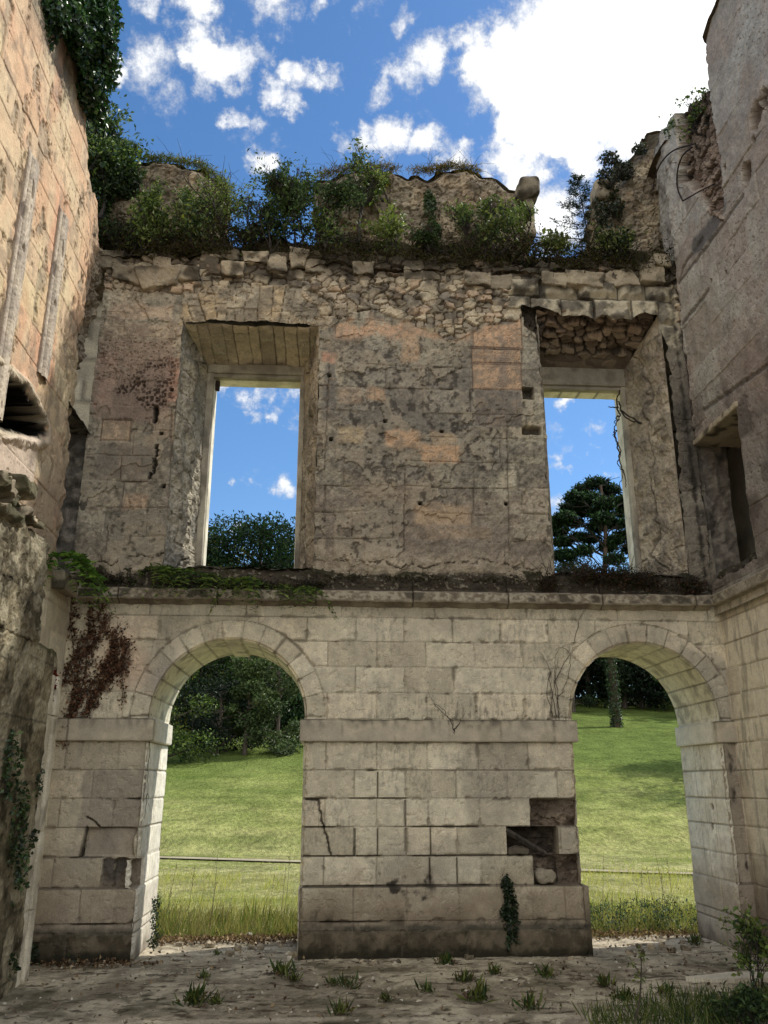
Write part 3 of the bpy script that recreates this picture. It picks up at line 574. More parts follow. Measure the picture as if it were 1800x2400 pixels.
def window(fr, fl, rr_, head_f, head_b, sill, left_front, right_front, s, broken=False):
    e = thing('window_embrasure', None, None); e.parent = back
    xl, xr = fl, fr
    splay_args = [('splayed_jamb', (left_front, .02, sill), (left_front, .02, head_f), (xl-.085, YF, head_b), (xl-.085, YF, sill), (1, -.2, 0), L(152, 146, 130, K), L(182, 170, 144, K)),
                  ('splayed_jamb', (right_front, .02, sill), (right_front, .02, head_f), (xr+.06, YF, head_b), (xr+.06, YF, sill), (-1, -.2, 0), L(160, 144, 118, K), L(186, 168, 136, K))]
    for k, (nm, p0, p1, p2, p3, nr, b, a) in enumerate(splay_args):
        o = splay(nm, p0, p1, p2, p3, nr, 200, 60, b, a, s+k*5, .05); o.parent = e
    # soffit
    def sof(U, W):
        x = (left_front+(xl-.085-left_front)*W)*(1-U)+(right_front+(xr+.06-right_front)*W)*U; y = .02+(YF-.02)*W; z = head_f+(head_b-head_f)*W
        n2 = fbm(x*14, y*14, 3, s+40); n1 = fbm(x*4, y*4, 3, s+41)
        if not broken:
            per = .165; x_w = x+.02*np.sin(x*17)+(n1-.5)*.03; q = x_w/per+.3; i = np.floor(q); dx = np.minimum(q-i, 1-q+i)*per; r1 = hsh(i, i*0, s+2); cut1 = .22+.12*(r1-.5); cut2 = .45+.35*(hsh(i, i*0+3, s+2)-.4)
            tier = np.where(y < cut1, 0, np.where(y < cut2, 1, 2)); dz = [.0, .05, .085]
            cfac = sm(.25, .5, U)*sm(1.0, .6, U)
            off = np.choose(tier, dz)*(.4+.6*cfac)+(r1-.5)*.03*(tier < 2); jn = np.minimum(dx, np.minimum(abs(y-cut1), abs(y-cut2)))
            z = z+off*1.0-.035+(n2-.5)*.03+(n1-.5)*.03; k = sm(.009, .003, jn)*(.3+.7*hsh(i, i*0+7, s)); z = z+k*.03
            c = mx(np.broadcast_to(L(204, 184, 148, K), x.shape+(3,)), L(168, 152, 124, K), sm(.3, .7, n1*.6+r1*.5)); c = mx(c, L(196, 188, 160, K), (tier == 1)*r1*.6); c = mx(c, L(150, 134, 110, K), sm(.5, .75, n2)*.35); c = mx(c, BLACK, k*.7)
        else:
            g, dome, vi = rubble(x, y*1.3, 7.5, 140); m = sm(.85, .7, W)
            z = z+m*(.10-(vi-.4)*.12-dome*.09)+(n2-.5)*.03*m
            c = mx(np.broadcast_to(L(120, 98, 78, K), x.shape+(3,)), L(170, 146, 114, K), sm(.2, .9, vi)); c = mx(c, L(150, 110, 88, K), sm(.6, .7, vi)*.4*sm(.6, .2, W)); c = mx(c, BLACK, sm(.12, .02, g)*.9*m); c = mx(c, L(92, 86, 74, K), sm(.5, .9, W)*.5)
        return np.stack([x, y, z], -1), c
    o = ruled('soffit', sof, 160, 110, STONE, back, flip=True); o.parent = e
    # dressed stone window frame and thin outer reveal
    f = thing('window_frame', None, None); f.parent = back
    gc = lambda x, y, z: facecol(np.stack([x, y, z], -1), s+60, L(138, 130, 112, K), L(168, 158, 134, K), L(70, 64, 54, K), .4)[0]
    cc = lambda x, y, z: facecol(np.stack([x, y, z], -1), s+70, L(214, 204, 176, K), L(226, 216, 190, K), L(140, 128, 100, K), .35)[0]
    block('frame_jamb', xl-.09, xl, YF-.02, YF+.08, sill, head_b+.02, STONE_SMOOTH, f, gc, .03, .003, .01, s)
    block('frame_jamb', xr, xr+.065, YF-.02, YF+.08, sill, head_b+.02, STONE_SMOOTH, f, gc, .03, .003, .01, s+1)
    block('frame_lintel', xl-.09, xr+.065, YF-.04, YF+.07, rr_+.05, head_b+.03, STONE_SMOOTH, f, gc, .03, .004, .015, s+2)
    block('frame_lintel', xl-.03, xr+.03, YF-.0, YF+.1, rr_, rr_+.06, STONE_SMOOTH, f, gc, .03, .003, .01, s+3)
    block('outer_jamb', xl-.16, xl+.012, YF+.075, 1.2, sill, rr_+.02, STONE_SMOOTH, f, cc, .04, .002, .008, s+4)
    block('outer_jamb', xr-.012 if not broken else xr+.0, xr+.16, YF+.075, 1.2, sill, rr_+.02, STONE_SMOOTH, f, cc, .04, .002, .008, s+5)
    block('outer_lintel', xl-.16, xr+.16, YF+.095, 1.2, rr_-.006, rr_+.2, STONE_SMOOTH, f, lambda x, y, z: mx(cc(x, y, z), BLACK, sm(.46, .49, abs((x/.27) % 1-.5))*.7), .03, .002, .008, s+6)
window(-.51, -1.72, 7.205, 7.57, 7.37, 4.2, -2.03, -.24, 200)
wall_grid('rubble_core', 2.3, 4.6, 7.25, 8.2, .02, lambda x, z: (frag_h(620, L(110, 92, 74, K))(x, z)[0]*1.2, frag_h(620, L(110, 92, 74, K))(x, z)[1]*.55), STONE, back, placeY(.24), outer=[(2.3, 7.5), (2.3, 8.2), (4.6, 8.2), (4.6, 7.85), (2.85, 7.85), (2.72, 7.25), (2.5, 7.25)])
window(4.09, 2.96, 7.165, 7.92, 7.47, 4.2, 2.69, 4.40, 230, True)

# outer leaf, wall head and ends: closes the thickness of the wall
def plain_h(x, z):
    d, bid, dv = ashlar(x, z, LROWS+[(3.95+.33*k, 4.28+.33*k, .2*k, .6) for k in range(16)]); n = fbm(x*3, z*3, 4, 160)
    c = mx(np.broadcast_to(CREAM, x.shape+(3,)), GREY, sm(.4, .7, n)*.5); return -sm(.02, .0, d)*.015+(n-.5)*.02, mx(c, DGREY, sm(.02, 0, d)*.6)
OW1 = [(-1.72, 4.3), (-1.72, 7.2), (-.51, 7.2), (-.51, 4.3)]; OW2 = [(2.96, 4.3), (2.96, 7.16), (4.09, 7.16), (4.09, 4.3)]
wall_grid('outer_face', -4.2, 5.6, -.3, 8.9, .06, plain_h, STONE, back, lambda a, b, h: np.stack([a, 1.19+h, b], -1), [arch_poly(a) for a in AR]+[OW1, OW2], flip=True)
def sillf(x0, x1, s):
    def fn(U, W):
        x = x0+(x1-x0)*U; y = -.02+1.25*W; n = fbm(x*6, y*6, 4, s); return np.stack([x, y, 4.2+(n-.4)*.12+.12*sm(.3, 1, W)], -1), mx(np.broadcast_to(L(50, 42, 30, K), x.shape+(3,)), MOSS, sm(.4, .6, n))
    return fn
for x0, x1, s in ((-2.1, -.15, 170), (2.6, 4.5, 175)): ruled('window_sill', sillf(x0, x1, s), 80, 50, SOIL, back)

# ------------------------------------------------------------------ wall head and broken upper fragments
def head(U, W):
    x = -3.6+U*8.9; y = -.03+1.23*W; n = fbm(x*2.2, y*2.2, 4, 180); n2 = fbm(x*12, y*12, 3, 181)
    z = 8.48+.75*sm(0, .55, W+(n-.5)*.3)+(n-.5)*.2+(n2-.5)*.09-.15*sm(.7, 1, W)
    c = mx(np.broadcast_to(L(58, 48, 34, K), x.shape+(3,)), L(92, 76, 54, K), sm(.5, .7, n2)); return np.stack([x, y, z], -1), mx(c, MOSS, sm(.45, .6, n)*.7)
ruled('wall_head', head, 420, 70, SOIL, back)
def fragment(name, px, y0, y1, s, parent, res=.022, dark_top=.25):
    P = [aY(a, b, y0) for a, b in px]; P = rough_poly(P, .09, .035, s)
    xs = [p[0] for p in P]; zs = [p[1] for p in P]; zt = max(zs); hf0 = frag_h(s)
    def hf(x, z):
        h, c = hf0(x, z); sd = polysd(x, z, P); e = sm(0, .3, -sd+(fbm(x*5, z*5, 3, s+7)-.5)*.25)
        up = (z > zt-1.0); h = h*(.3+.7*e)-.22*(1-sm(0, .22, -sd))
        return h, mx(c, L(50, 44, 30, K), (1-e)*up*.8)
    wall_grid(name, min(xs)-.02, max(xs)+.02, min(zs)-.02, zt+.02, res, hf, ROUGH, parent, placeY(y0), outer=P)
    Q = np.array(P+[P[0]])
    def rim(U, W):
        k = U*(len(Q)-1); x = np.interp(k, np.arange(len(Q)), Q[:, 0]); z = np.interp(k, np.arange(len(Q)), Q[:, 1]); n = fbm(x*5+W*4, z*5+W*3, 4, s+8); yy = y0+.18-.02+(y1-y0-.16)*W
        h, c = hf0(x+W, z+W*.5); cx_, cz_ = np.mean(xs), np.mean(zs); d = np.stack([x-cx_, z-cz_], -1); d /= np.linalg.norm(d, axis=-1, keepdims=True)
        a = (n-.5)*.16*np.sin(np.clip(W, 0, 1)*math.pi)
        return np.stack([x+d[..., 0]*a, yy, z+d[..., 1]*a], -1), mx(c, L(66, 58, 40, K), (z > zt-.5)*.6)
    ruled('broken_edge', rim, len(Q)*3, 24, ROUGH, parent)
T1 = [(200, 640), (205, 470), (235, 400), (270, 372), (330, 362), (400, 368), (470, 382), (512, 398), (530, 430), (522, 500), (532, 560), (530, 640)]
T2 = [(748, 640), (742, 500), (738, 415), (760, 398), (820, 388), (880, 384), (940, 394), (1000, 398), (1030, 388), (1075, 380), (1110, 392), (1160, 396), (1200, 425), (1232, 448), (1240, 520), (1238, 640)]
T3 = [(1412, 640), (1408, 560), (1400, 485), (1402, 440), (1440, 420), (1455, 372), (1500, 345), (1520, 305), (1552, 292), (1600, 296), (1620, 640)]
for k, t in enumerate((T1, T2, T3)):
    fragment('broken_parapet', t, .5+.1*(k == 1), 1.18, 300+20*k, back)
gcol = lambda x, y, z: facecol(np.stack([x, y, z], -1), 61, L(138, 124, 98, K), L(176, 158, 124, K), L(58, 52, 40, K), .8)[0]
def at3(px, py, Y): a = aY(px, py, Y); return a[0], Y, a[1]
a = at3(1210, 425, .6); block('carved_corbel', a[0], a[0]+.34, .45, .85, a[2]-.34, a[2]+.02, STONE, back, gcol, .03, .03, .1, 9, 5)
block('carved_corbel', a[0]+.08, a[0]+.24, .55, .95, a[2]-1.0, a[2]-.3, STONE, back, gcol, .03, .02, .05, 12, 5)
a = at3(1388, 436, .6); block('carved_corbel', a[0], a[0]+.3, .42, .8, a[2]-.34, a[2], STONE, back, gcol, .03, .02, .06, 15, 5)

# row of loose coping stones lying at the lip of the wall head
cop = [(255, 606, 60, 40), (300, 640, 70, 36), (372, 650, 92, 46), (492, 612, 44, 40), (440, 640, 56, 34), (545, 632, 52, 30), (600, 600, 58, 30), (650, 618, 44, 38), (700, 606, 40, 44), (740, 622, 46, 30), (380, 622, 40, 38), (1120, 655, 60, 32), (1175, 660, 54, 34), (1300, 652, 60, 30), (1370, 655, 90, 34), (1455, 650, 76, 38), (1530, 640, 60, 44), (1550, 612, 40, 30), (970, 640, 46, 26), (850, 628, 50, 28)]
for i, (px, py, w, hh) in enumerate(cop):
    x, z = aY(px, py, -.02); w /= 170; hh /= 150
    q = random.Random(i); tl, sk, sz_ = q.uniform(-.16, .16), q.uniform(-.25, .25), q.uniform(-.15, .15)
    o = block('coping_stone', x-w/2, x+w/2, -.015-.025*(i % 3), .22, z-hh/2, z+hh/2, STONE, back, gcol, .018, .02, .014, 20+i, 9, warp=lambda P, x=x, z=z, tl=tl, sk=sk, sz_=sz_, w=w: np.stack([x+(P[:, 0]-x)*(1+sk*(P[:, 2]-z)/.2)-(P[:, 2]-z)*tl, P[:, 1], z+(P[:, 2]-z)*(1+sz_*(P[:, 0]-x)/w*2)+(P[:, 0]-x)*tl], -1))

# ------------------------------------------------------------------ left-hand wall (plane X = XL, coordinates y, z)
XL = -3.05
left = thing('ruined_wall', 'sunlit ruined wall of pink and cream blocks with two grey upright mouldings, hung with ivy', 'ruined wall', (0, 0, 0))
YR = [(3.65+.36*k-3.65*0, 3.65+.36*(k+1), [-.1, .3][k % 2], .74) for k in range(20)]
LW = [(z0, z1, o, p) for (z0, z1, o, p) in LROWS[:13]]+YR
CAV = [aX(px, py, XL) for px, py in ((-160, 800), (-40, 850), (0, 878), (30, 902), (52, 915), (75, 955), (92, 988), (100, 1015), (60, 1012), (20, 998), (-160, 960))]
STR1 = [aX(-150, 1255, XL)[0], 0]
def left_h(y, z):
    n1 = fbm(y*3, z*3, 5, 401); n2 = fbm(y*13, z*13, 4, 402); n3 = fbm(y*1.2, z*1.2, 4, 403); n4 = fbm(y*6.5, z*6.5, 4, 404); nf = fbm(y*45, z*45, 2, 405)
    d, bid, dv = ashlar(y, z, LW, s=14)
    j = np.exp(-(d/.009)**2); h = (bid-.5)*.008+(n1-.5)*.016+(n2-.5)*.006+(nf-.5)*.003-j*.008
    up = sm(3.7, 4.2, z)
    c0 = mx(np.broadcast_to(CREAM, y.shape+(3,)), CREAM2, sm(.3, .7, bid)); 
    c = mx(np.broadcast_to(L(214, 186, 150, K), y.shape+(3,)), L(222, 202, 162, K), sm(.35, .7, bid*.6+n1*.4))
    c = mx(c, L(216, 172, 134, K), sm(.42, .7, n3*.7+bid*.3)*.8); c = mx(c, L(214, 152, 118, K), sm(.5, .66, fbm(y*1.6+4, z*.9, 4, 416))*.6); c = mx(c, L(218, 204, 156, K), sm(.2, .1, bid)*.45)
    c = mx(c, L(160, 140, 118, K), sm(.54, .68, n4)*.6)
    c = mx(c, L(150, 140, 122, K), sm(6.2, 4.6, z+(n1-.5)*1.2)*.5)
    c = c0*(1-up[..., None])+c*up[..., None]
    pk = sm(.13, .06, vor(y*14, z*11, 410)[0])*up*sm(.4, .55, fbm(y*1.5, z*1.5, 3, 411)); c = mx(c, L(140, 106, 82, K), pk*.5); h = h-pk*.006
    dec = sm(.58, .68, fbm(y*5, z*2.6, 5, 412, .6))*up; h = h-dec*(.012+n2*.02); c = mx(c, mx(np.broadcast_to(L(120, 104, 86, K), y.shape+(3,)), L(190, 176, 150, K), n2), dec*.7)
    # broken arris towards the doorway
    e = sm(-1.0, -.55, y+(n1-.5)*.5)*up; h = h-e*.05*(n4*2); c = mx(c, GREY, e*.5)
    j = j*sm(.35, .6, fbm(y*1.7, z*1.7, 3, 417)); c = mx(c, L(140, 112, 86, K), j*.5)
    sdc = polysd(y+(n2-.5)*.12, z+(n4-.5)*.14+(n2-.5)*.08, CAV); m = sm(.02, -.02, sdc); h = h*(1-m)-m*(.66+(n4-.5)*.1); c = mx(c, BLACK*.15, sm(.075, .04, sdc))  # shade of the hollow painted in: inside coloured nearly black
    lip = sm(.09, .0, abs(polysd(y, z, CAV)-.10)+(n2-.5)*.08); h = h+lip*.05*(1-m); c = mx(c, L(196, 184, 160, K), lip*(1-m)*.8)
    # cream panel under the hollow
    q = [aX(px, py, XL) for px, py in ((-100, 1030), (80, 1020), (78, 1100), (70, 1140), (-100, 1190))]
    m = sm(.02, -.02, polysd(y, z, q)); h = h+m*.03; c = mx(c, L(206, 188, 170, K), m*.7*(1-sm(.02, -.02, polysd(y, z, CAV))))
    # wall colour darkens towards the top, below the ivy
    c = mx(c, DGREY*.7, sm(8.7, 9.6, z+(n1-.5)*.8-(y+2.4)*.0+.12*(-2.4-y))*.7)
    # white-washed low part near the corner
    return h, c
LOUT = [(-8.2, 3.9), (-8.2, 9.9), (-3.5, 9.95), (-2.2, 9.8), (-1.75, 9.62), (-1.5, 9.2), (-1.15, 8.85), (-.66, 8.74), (-.5, 8.5), (-.45, 8.05), (-.5, 7.8), (-.6, 7.4), (-.75, 6.9), (-.66, 6.3), (-.68, 5.9), (-.62, 5.3), (-.58, 4.8), (-.55, 4.25), (-.5, 4.1), (.1, 4.1), (.1, 3.9)]
placeL = lambda a, b, h: np.stack([XL+h, a, b], -1)
LO = rough_poly(LOUT, .1, .022, 41)
wall_grid('upper_storey', -4.3, .02, 3.72, 9.95, .0155, left_h, WARM, left, placeL, outer=rough_poly([(p[0], 3.6 if p[1] < 4.0 else p[1]) for p in LOUT], .1, .022, 41), flip=True)
wall_grid('lower_storey', -4.3, .02, -.1, 3.74, .03, left_h, STONE_SMOOTH, left, placeL, flip=True)
wall_grid('wall_continuation', -8.2, -4.29, -.1, 9.9, .09, left_h, STONE, left, placeL, flip=True)
# recessed rubble above the corner doorway
def core_h(s, col=L(150, 132, 106, K)):
    def f(y, z):
        h, c = frag_h(s, col)(y, z); return h*1.3, c
    return f
wall_grid('rubble_core', -1.0, .1, 5.9, 8.75, .02, core_h(420), STONE, left, lambda a, b, h: np.stack([XL-.16-.3*sm(8.0, 5.9, b)+h, a, b], -1), outer=rough_poly([(-1.0, 5.95), (-1.0, 8.6), (-.3, 8.6), (.1, 8.3), (.1, 6.2), (-.2, 5.98)], .1, .03, 43), flip=True)
def darkrock(s, base=L(104, 98, 88, K)):
    def f(x, z):
        n1 = fbm(x*3, z*3, 4, s); n2 = fbm(x*12, z*12, 4, s+1); return (n1-.5)*.09+(n2-.5)*.05, mx(mx(np.broadcast_to(base, x.shape+(3,)), L(140, 130, 114, K), sm(.45, .65, n2)), BLACK, sm(.5, .7, n1)*.6)
    return f
wall_grid('doorway_jamb', -3.42, -3.0, 4.0, 6.0, .02, darkrock(430), STONE, left, placeY(.04))
wall_grid('doorway_head', -3.8, -3.06, -.95, .1, .03, darkrock(431, L(60, 54, 46, K)), STONE, left, lambda a, b, h: np.stack([a, b, 5.93+h], -1), flip=True)
for nm, pts in (('upright_moulding', [(85, 387, 115), (41, 611, 79), (0, 817, 32), (-30, 960, 0)]), ('upright_moulding', [(147, 497, 169), (133, 643, 161), (108, 801, 130), (92, 880, 114)])):
    yz = [(aX(a, b, XL+.05), aX(c, b, XL+.05)) for a, b, c in pts]; y0 = np.mean([p[0][0] for p in yz]); y1 = np.mean([p[1][0] for p in yz])
    zt = (yz[0][0][1]+yz[0][1][1])/2; zb = (yz[-1][0][1]+yz[-1][1][1])/2; w = .29
    yc = (y0+y1)/2
    def mould(U, W, yc=yc, w=w, zt=zt, zb=zb):
        PR = [(-w/2, -.02), (-w/2, .02), (-w*.36, .035), (-w*.25, .02), (-w*.16, .05), (w*.16, .052), (w*.25, .022), (w*.36, .038), (w/2, .02), (w/2, -.02)]
        o, hh = prof(U, PR); z = zb+(zt-zb)*W; n = fbm(o*7, z*5, 5, 440, .6); n2 = fbm(o*40, z*34, 3, 441); miss = sm(.62, .7, fbm(o*6+3, z*3, 3, 442)); hh = hh*(1-miss*.7)*sm(1.0, .97, W)+(n2-.5)*.012
        c = mx(np.broadcast_to(L(206, 188, 160, K), o.shape+(3,)), L(182, 166, 144, K), sm(.4, .6, n)); c = mx(c, L(120, 102, 88, K), sm(.032, .02, hh)*.6+miss*.4)
        return np.stack([XL+hh, yc+o, z], -1), c
    ruled(nm, mould, 60, 200, STONE, left, flip=True)
lcc = lambda x, y, z: facecol(np.stack([x, y, z], -1), 71, L(150, 138, 114, K), L(196, 184, 156, K), L(60, 54, 40, K), .8)[0]
block('cornice_stub', XL-.02, XL+.13, -.78, -.22, 3.80, 3.99, STONE, left, lcc, .02, .012, .02, 44, 6)
# chimney breast at ground level
def breast_col(x, y, z):
    P = np.stack([x, y, z], -1); c, n, n2, n4 = facecol(P, 450, L(108, 98, 76, K), L(140, 128, 100, K), L(60, 54, 40, K), .9); c = mx(c, L(190, 180, 150, K), sm(.56, .64, vn3(y*5, z*4, x*5, 77))*.6); n5 = vn3(y*38, z*38, x*38, 78); c = mx(c, L(60, 54, 42, K), sm(.55, .8, n5)*.5); c = mx(c, L(196, 186, 156, K), sm(.35, .1, n5)*.3); jl = sm(.014, .004, np.minimum(abs(((z+.18)/.56) % 1-.5)*.56, 1)+(n2-.5)*.012); c = mx(c, BLACK, jl*.6)
    c = mx(c, MOSS*1.4, sm(.5, .66, n)*.6*sm(2.6, .3, z)); c = mx(c, L(190, 180, 150, K), sm(.6, .7, n2)*.5*sm(2.3, 3.2, z)); return mx(c, MOSS*1.8, sm(2.99, 3.05, z)*sm(3.12, 3.08, z)*sm(-1.9, -1.6, y)*.9)
br = thing('chimney_breast', None, None); br.parent = left
block('masonry', XL-.2, -2.80, -8.2, -1.16, -.1, 3.06, ROUGH, br, breast_col, .022, .011, .03, 46, 13)
block('masonry', XL-.2, -2.78, -8.2, -1.75, 3.02, 4.02, ROUGH, br, lambda x, y, z: breast_col(x, y, z)*.75, .022, .018, .03, 47, 12)  # upper masonry's colour dimmed to stand in for shade where sun strikes
block('masonry', XL-.2, -2.84, -1.78, -.86, 2.80, 3.08, ROUGH, br, breast_col, .025, .03, .05, 48, 5)
jc = lambda x, y, z: facecol(np.stack([x, y, z], -1), 75, L(186, 176, 150, K), L(212, 202, 176, K), L(110, 98, 78, K), .5)[0]
for y0, y1, xf in ((-1.17, -1.05, -2.80), (-1.06, -.975, -2.90), (-.985, -.85, -2.795)):
    for z0, z1 in ((-.1, .62), (.625, 1.32), (1.33, 2.42), (2.425, 2.82)):
        block('jamb_moulding', XL-.1, xf, y0, y1, z0, z1, STONE_SMOOTH, br, jc, .03, .006, .012, int(50+z0*9+y0*7), 6)
for i, (px, py, sx, sz) in enumerate(((38, 1142, .26, .13), (8, 1168, .2, .13), (-12, 1130, .3, .14), (50, 1214, .5, .07), (0, 1203, .5, .08))):
    y, z = aX(px, py, -2.85); block('fallen_block' if i < 3 else 'hearth_slab', -3.0, -2.72, y-sx/2, y+sx/2, z-sz/2, z+sz/2, STONE, br, lambda x, y, z: mx(gcol(x, y, z), MOSS*1.8+.01, sm(.4, .6, vn3(x*7, y*7, z*7, 8))*.8), .016, .035, .02, 60+i, 9)
wall_grid('outer_face', -8.2, .2, -.3, 9.9, .2, plain_h, STONE, left, lambda a, b, h: np.stack([-3.85-h*0, a, b], -1))
wall_grid('wall_end', -3.86, XL, -.3, 9.9, .2, plain_h, STONE, left, lambda a, b, h: np.stack([a, -8.2+h*0, b], -1))
def ltop(U, W):
    y = -8.2+6.6*U; x = -3.86+.83*W; n = fbm(x*3, y*3, 4, 455); return np.stack([x, y, 9.78+(n-.5)*.3+0*x], -1), np.broadcast_to(L(60, 50, 36, K), x.shape+(3,))
ruled('wall_head', ltop, 120, 14, SOIL, left, flip=True)

# ------------------------------------------------------------------ right-hand wall (plane X = XR)
XR = 4.66
right = thing('ruined_wall', 'high shaded wall of pitted tan blocks with a dark corner doorway and rusty hoops', 'ruined wall', (0, 0, 0))
CAV2 = [(-1.62, 9.0), (-1.55, 10.0), (-1.7, 11.4), (-.7, 11.4), (-.62, 10.3), (-.5, 9.7), (-.9, 9.2), (-1.2, 8.6), (-1.5, 8.3)]
def right_h(y, z):
    n1 = fbm(y*3, z*3, 5, 501); n2 = fbm(y*13, z*13, 4, 502); n3 = fbm(y*1.1, z*1.1, 4, 503); n4 = fbm(y*6, z*6, 4, 504); nf = fbm(y*45, z*45, 2, 505)
    d, bid, dv = ashlar(y, z, LW, s=24); up = sm(3.8, 4.1, z)
    j = np.exp(-(d/.009)**2); h = ((bid-.5)*.012+(n1-.5)*.012+(n2-.5)*.007+(nf-.5)*.004-j*.014)*(1-up)+up*((bid-.5)*.014+(n1-.5)*.03+(n4-.5)*.014+(n2-.5)*.008-j*.012*sm(.5, .62, fbm(y*1.3, z*1.3, 3, 513)))
    c0 = mx(np.broadcast_to(CREAM, y.shape+(3,)), CREAM2, sm(.3, .7, bid)); c0 = mx(c0, L(140, 120, 96, K), sm(1.3, .4, z+(n1-.5)*.6)*.8); c0 = mx(c0, L(66, 54, 42, K), sm(1.2, .1, z+(n4-.5)*.6)*.75)
    c0 = mx(c0, DGREY, sm(.55, .7, fbm(y*18, z*3, 4, 510))*.45)
    c = mx(np.broadcast_to(L(166, 150, 130, K), y.shape+(3,)), L(184, 176, 158, K), sm(.42, .62, n3*.9+bid*.1)); c = mx(c, L(150, 142, 130, K), sm(.45, .65, n4)*.5)
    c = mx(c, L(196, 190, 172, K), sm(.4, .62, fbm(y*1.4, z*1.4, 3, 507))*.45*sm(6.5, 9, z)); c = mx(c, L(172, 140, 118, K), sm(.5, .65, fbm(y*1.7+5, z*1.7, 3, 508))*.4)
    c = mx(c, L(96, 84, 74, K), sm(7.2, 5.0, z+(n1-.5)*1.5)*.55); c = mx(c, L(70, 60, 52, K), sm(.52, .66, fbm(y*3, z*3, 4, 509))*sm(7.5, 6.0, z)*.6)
    pk = sm(.16, .08, vor(y*10+(n2-.5), z*8, 511)[0])*up*sm(.42, .56, n3); c = mx(c, L(110, 88, 74, K), pk*.55); h = h-pk*.010; n5 = fbm(y*22, z*22, 4, 512, .6); h = h+up*(n5-.5)*.012; c = mx(c, L(118, 108, 94, K), up*sm(.54, .7, n5)*.35); c = mx(c, L(196, 188, 168, K), up*sm(.7, .95, bid)*.14); c = mx(c, L(150, 138, 120, K), up*sm(.3, .05, bid)*.16)
    c = c0*(1-up[..., None])+c*up[..., None]
    c = mx(c, L(104, 92, 76, K), j*(.5*(1-up)+.4*up*sm(.5, .62, fbm(y*1.3, z*1.3, 3, 513))))
    # broad weathered gashes and round hollows
    for px, py, r in ((1770, 272, .13), (1748, 405, .12), (1766, 330, .05), (1700, 392, .05), (1790, 230, .10), (1698, 635, .03), (1667, 660, .035)):
        a = aX(px, py, XR); k = sm(r*1.15, r*.6, np.hypot((y-a[0])*1.1, (z-a[1])*.75)+(n2-.5)*.09); c = mx(c, L(84, 62, 48, K), k*.85); h = h-k*.09*min(1, r*9)
    for pts in ([aX(1645, 560, XR), aX(1600, 625, XR), aX(1590, 660, XR)], [aX(1740, 460, XR), aX(1690, 530, XR), aX(1590, 665, XR)], [aX(1800, 855, XR), aX(1690, 930, XR), aX(1650, 960, XR)], [aX(1660, 680, XR), aX(1600, 760, XR)]):
        k = sm(.045, .01, seg(y+(n2-.5)*.04, z+(n2-.5)*.05, pts)); c = mx(c, DGREY*.7, k*.7); h = h-k*.02
    a = [aX(1690, 490, XR), aX(1665, 540, XR), aX(1630, 575, XR)]; k = sm(.16, .08, seg(y, z, a)+(n4-.5)*.12); c = mx(c, L(92, 90, 88, K), k*.8)
    k = sm(.09, .0, -y+(n2-.45)*.14+0*z)*sm(4.2, 4.5, z); c = mx(c, BLACK, k*.85); h = h-k*.03
    m = sm(.03, -.03, polysd(y+(n2-.5)*.12, z+(n4-.5)*.2, CAV2)); g, dome, vi = rubble(y, z, 7, 520)
    rc = mx(np.broadcast_to(L(120, 96, 78, K), y.shape+(3,)), L(160, 136, 112, K), vi); rc = mx(rc, BLACK, sm(.14, .02, g)*.8+sm(9.4, 10.4, z)*.4)
    h = h*(1-m)+m*(-.14*sm(8.3, 9.6, z)-.04+dome*.06+(vi-.5)*.08+(n5-.5)*.08); c = c*(1-m[..., None])+rc*m[..., None]
    wp = box(y, z, -.62, .3, 8.75, 10.8, .06, (n4-.5)*.2)*(1-m); c = mx(c, L(196, 188, 170, K), wp*.6); c = mx(c, L(100, 90, 76, K), wp*sm(.5, .62, n4)*.6); h = h+wp*(n4-.5)*.06
    return h, c
ROUT = [(-3.9, 3.5), (-3.9, 11.3), (-2.3, 11.25), (-1.88, 11.1), (-1.68, 10.85), (-1.55, 10.5), (-1.5, 10.15), (-1.56, 9.85), (-1.62, 9.5), (-1.6, 9.2), (-1.5, 9.3), (-1.46, 10.2), (-1.35, 10.45), (-.9, 10.6), (-.5, 10.75), (0, 10.9), (.25, 10.8), (.3, 8.8), (.05, 8.6), (.05, 3.5)]
SLOT = rough_poly([(-1.19, 4.12), (-1.19, 5.4), (-1.2, 5.94), (-.03, 5.94), (-.0, 5.0), (-.02, 4.12)], .08, .012, 52)
SLOT = [(min(p[0], -.02) if p[0] > -.3 else p[0], p[1]) for p in SLOT]
placeR = lambda a, b, h: np.stack([XR-h, a, b], -1)
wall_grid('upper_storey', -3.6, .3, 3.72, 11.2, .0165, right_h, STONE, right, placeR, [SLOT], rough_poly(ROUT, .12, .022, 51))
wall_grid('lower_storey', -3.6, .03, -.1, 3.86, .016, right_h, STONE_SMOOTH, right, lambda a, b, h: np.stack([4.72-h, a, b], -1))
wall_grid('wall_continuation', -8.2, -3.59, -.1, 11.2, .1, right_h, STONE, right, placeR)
wall_grid('outer_face', -8.2, 1.3, -.3, 11.0, .2, plain_h, STONE, right, lambda a, b, h: np.stack([5.6+h*0, a, b], -1), flip=True, outer=[(-8.3, -.4), (-8.3, 11), (-.9, 10.9), (-.4, 10.3), (.4, 10.4), (1.4, 8.8), (1.4, -.4)])
wall_grid('wall_end', XR, 5.6, -.3, 11.0, .2, plain_h, STONE, right, lambda a, b, h: np.stack([a, -8.2+h*0, b], -1), flip=True)
wall_grid('doorway_jamb', 4.6, 5.09, 4.0, 6.0, .02, darkrock(530, L(112, 102, 90, K)), STONE, right, placeY(.03))
wall_grid('doorway_head', 4.66, 5.6, -1.3, .1, .03, darkrock(531, L(60, 54, 46, K)), STONE, right, lambda a, b, h: np.stack([a, b, 5.96+h], -1))
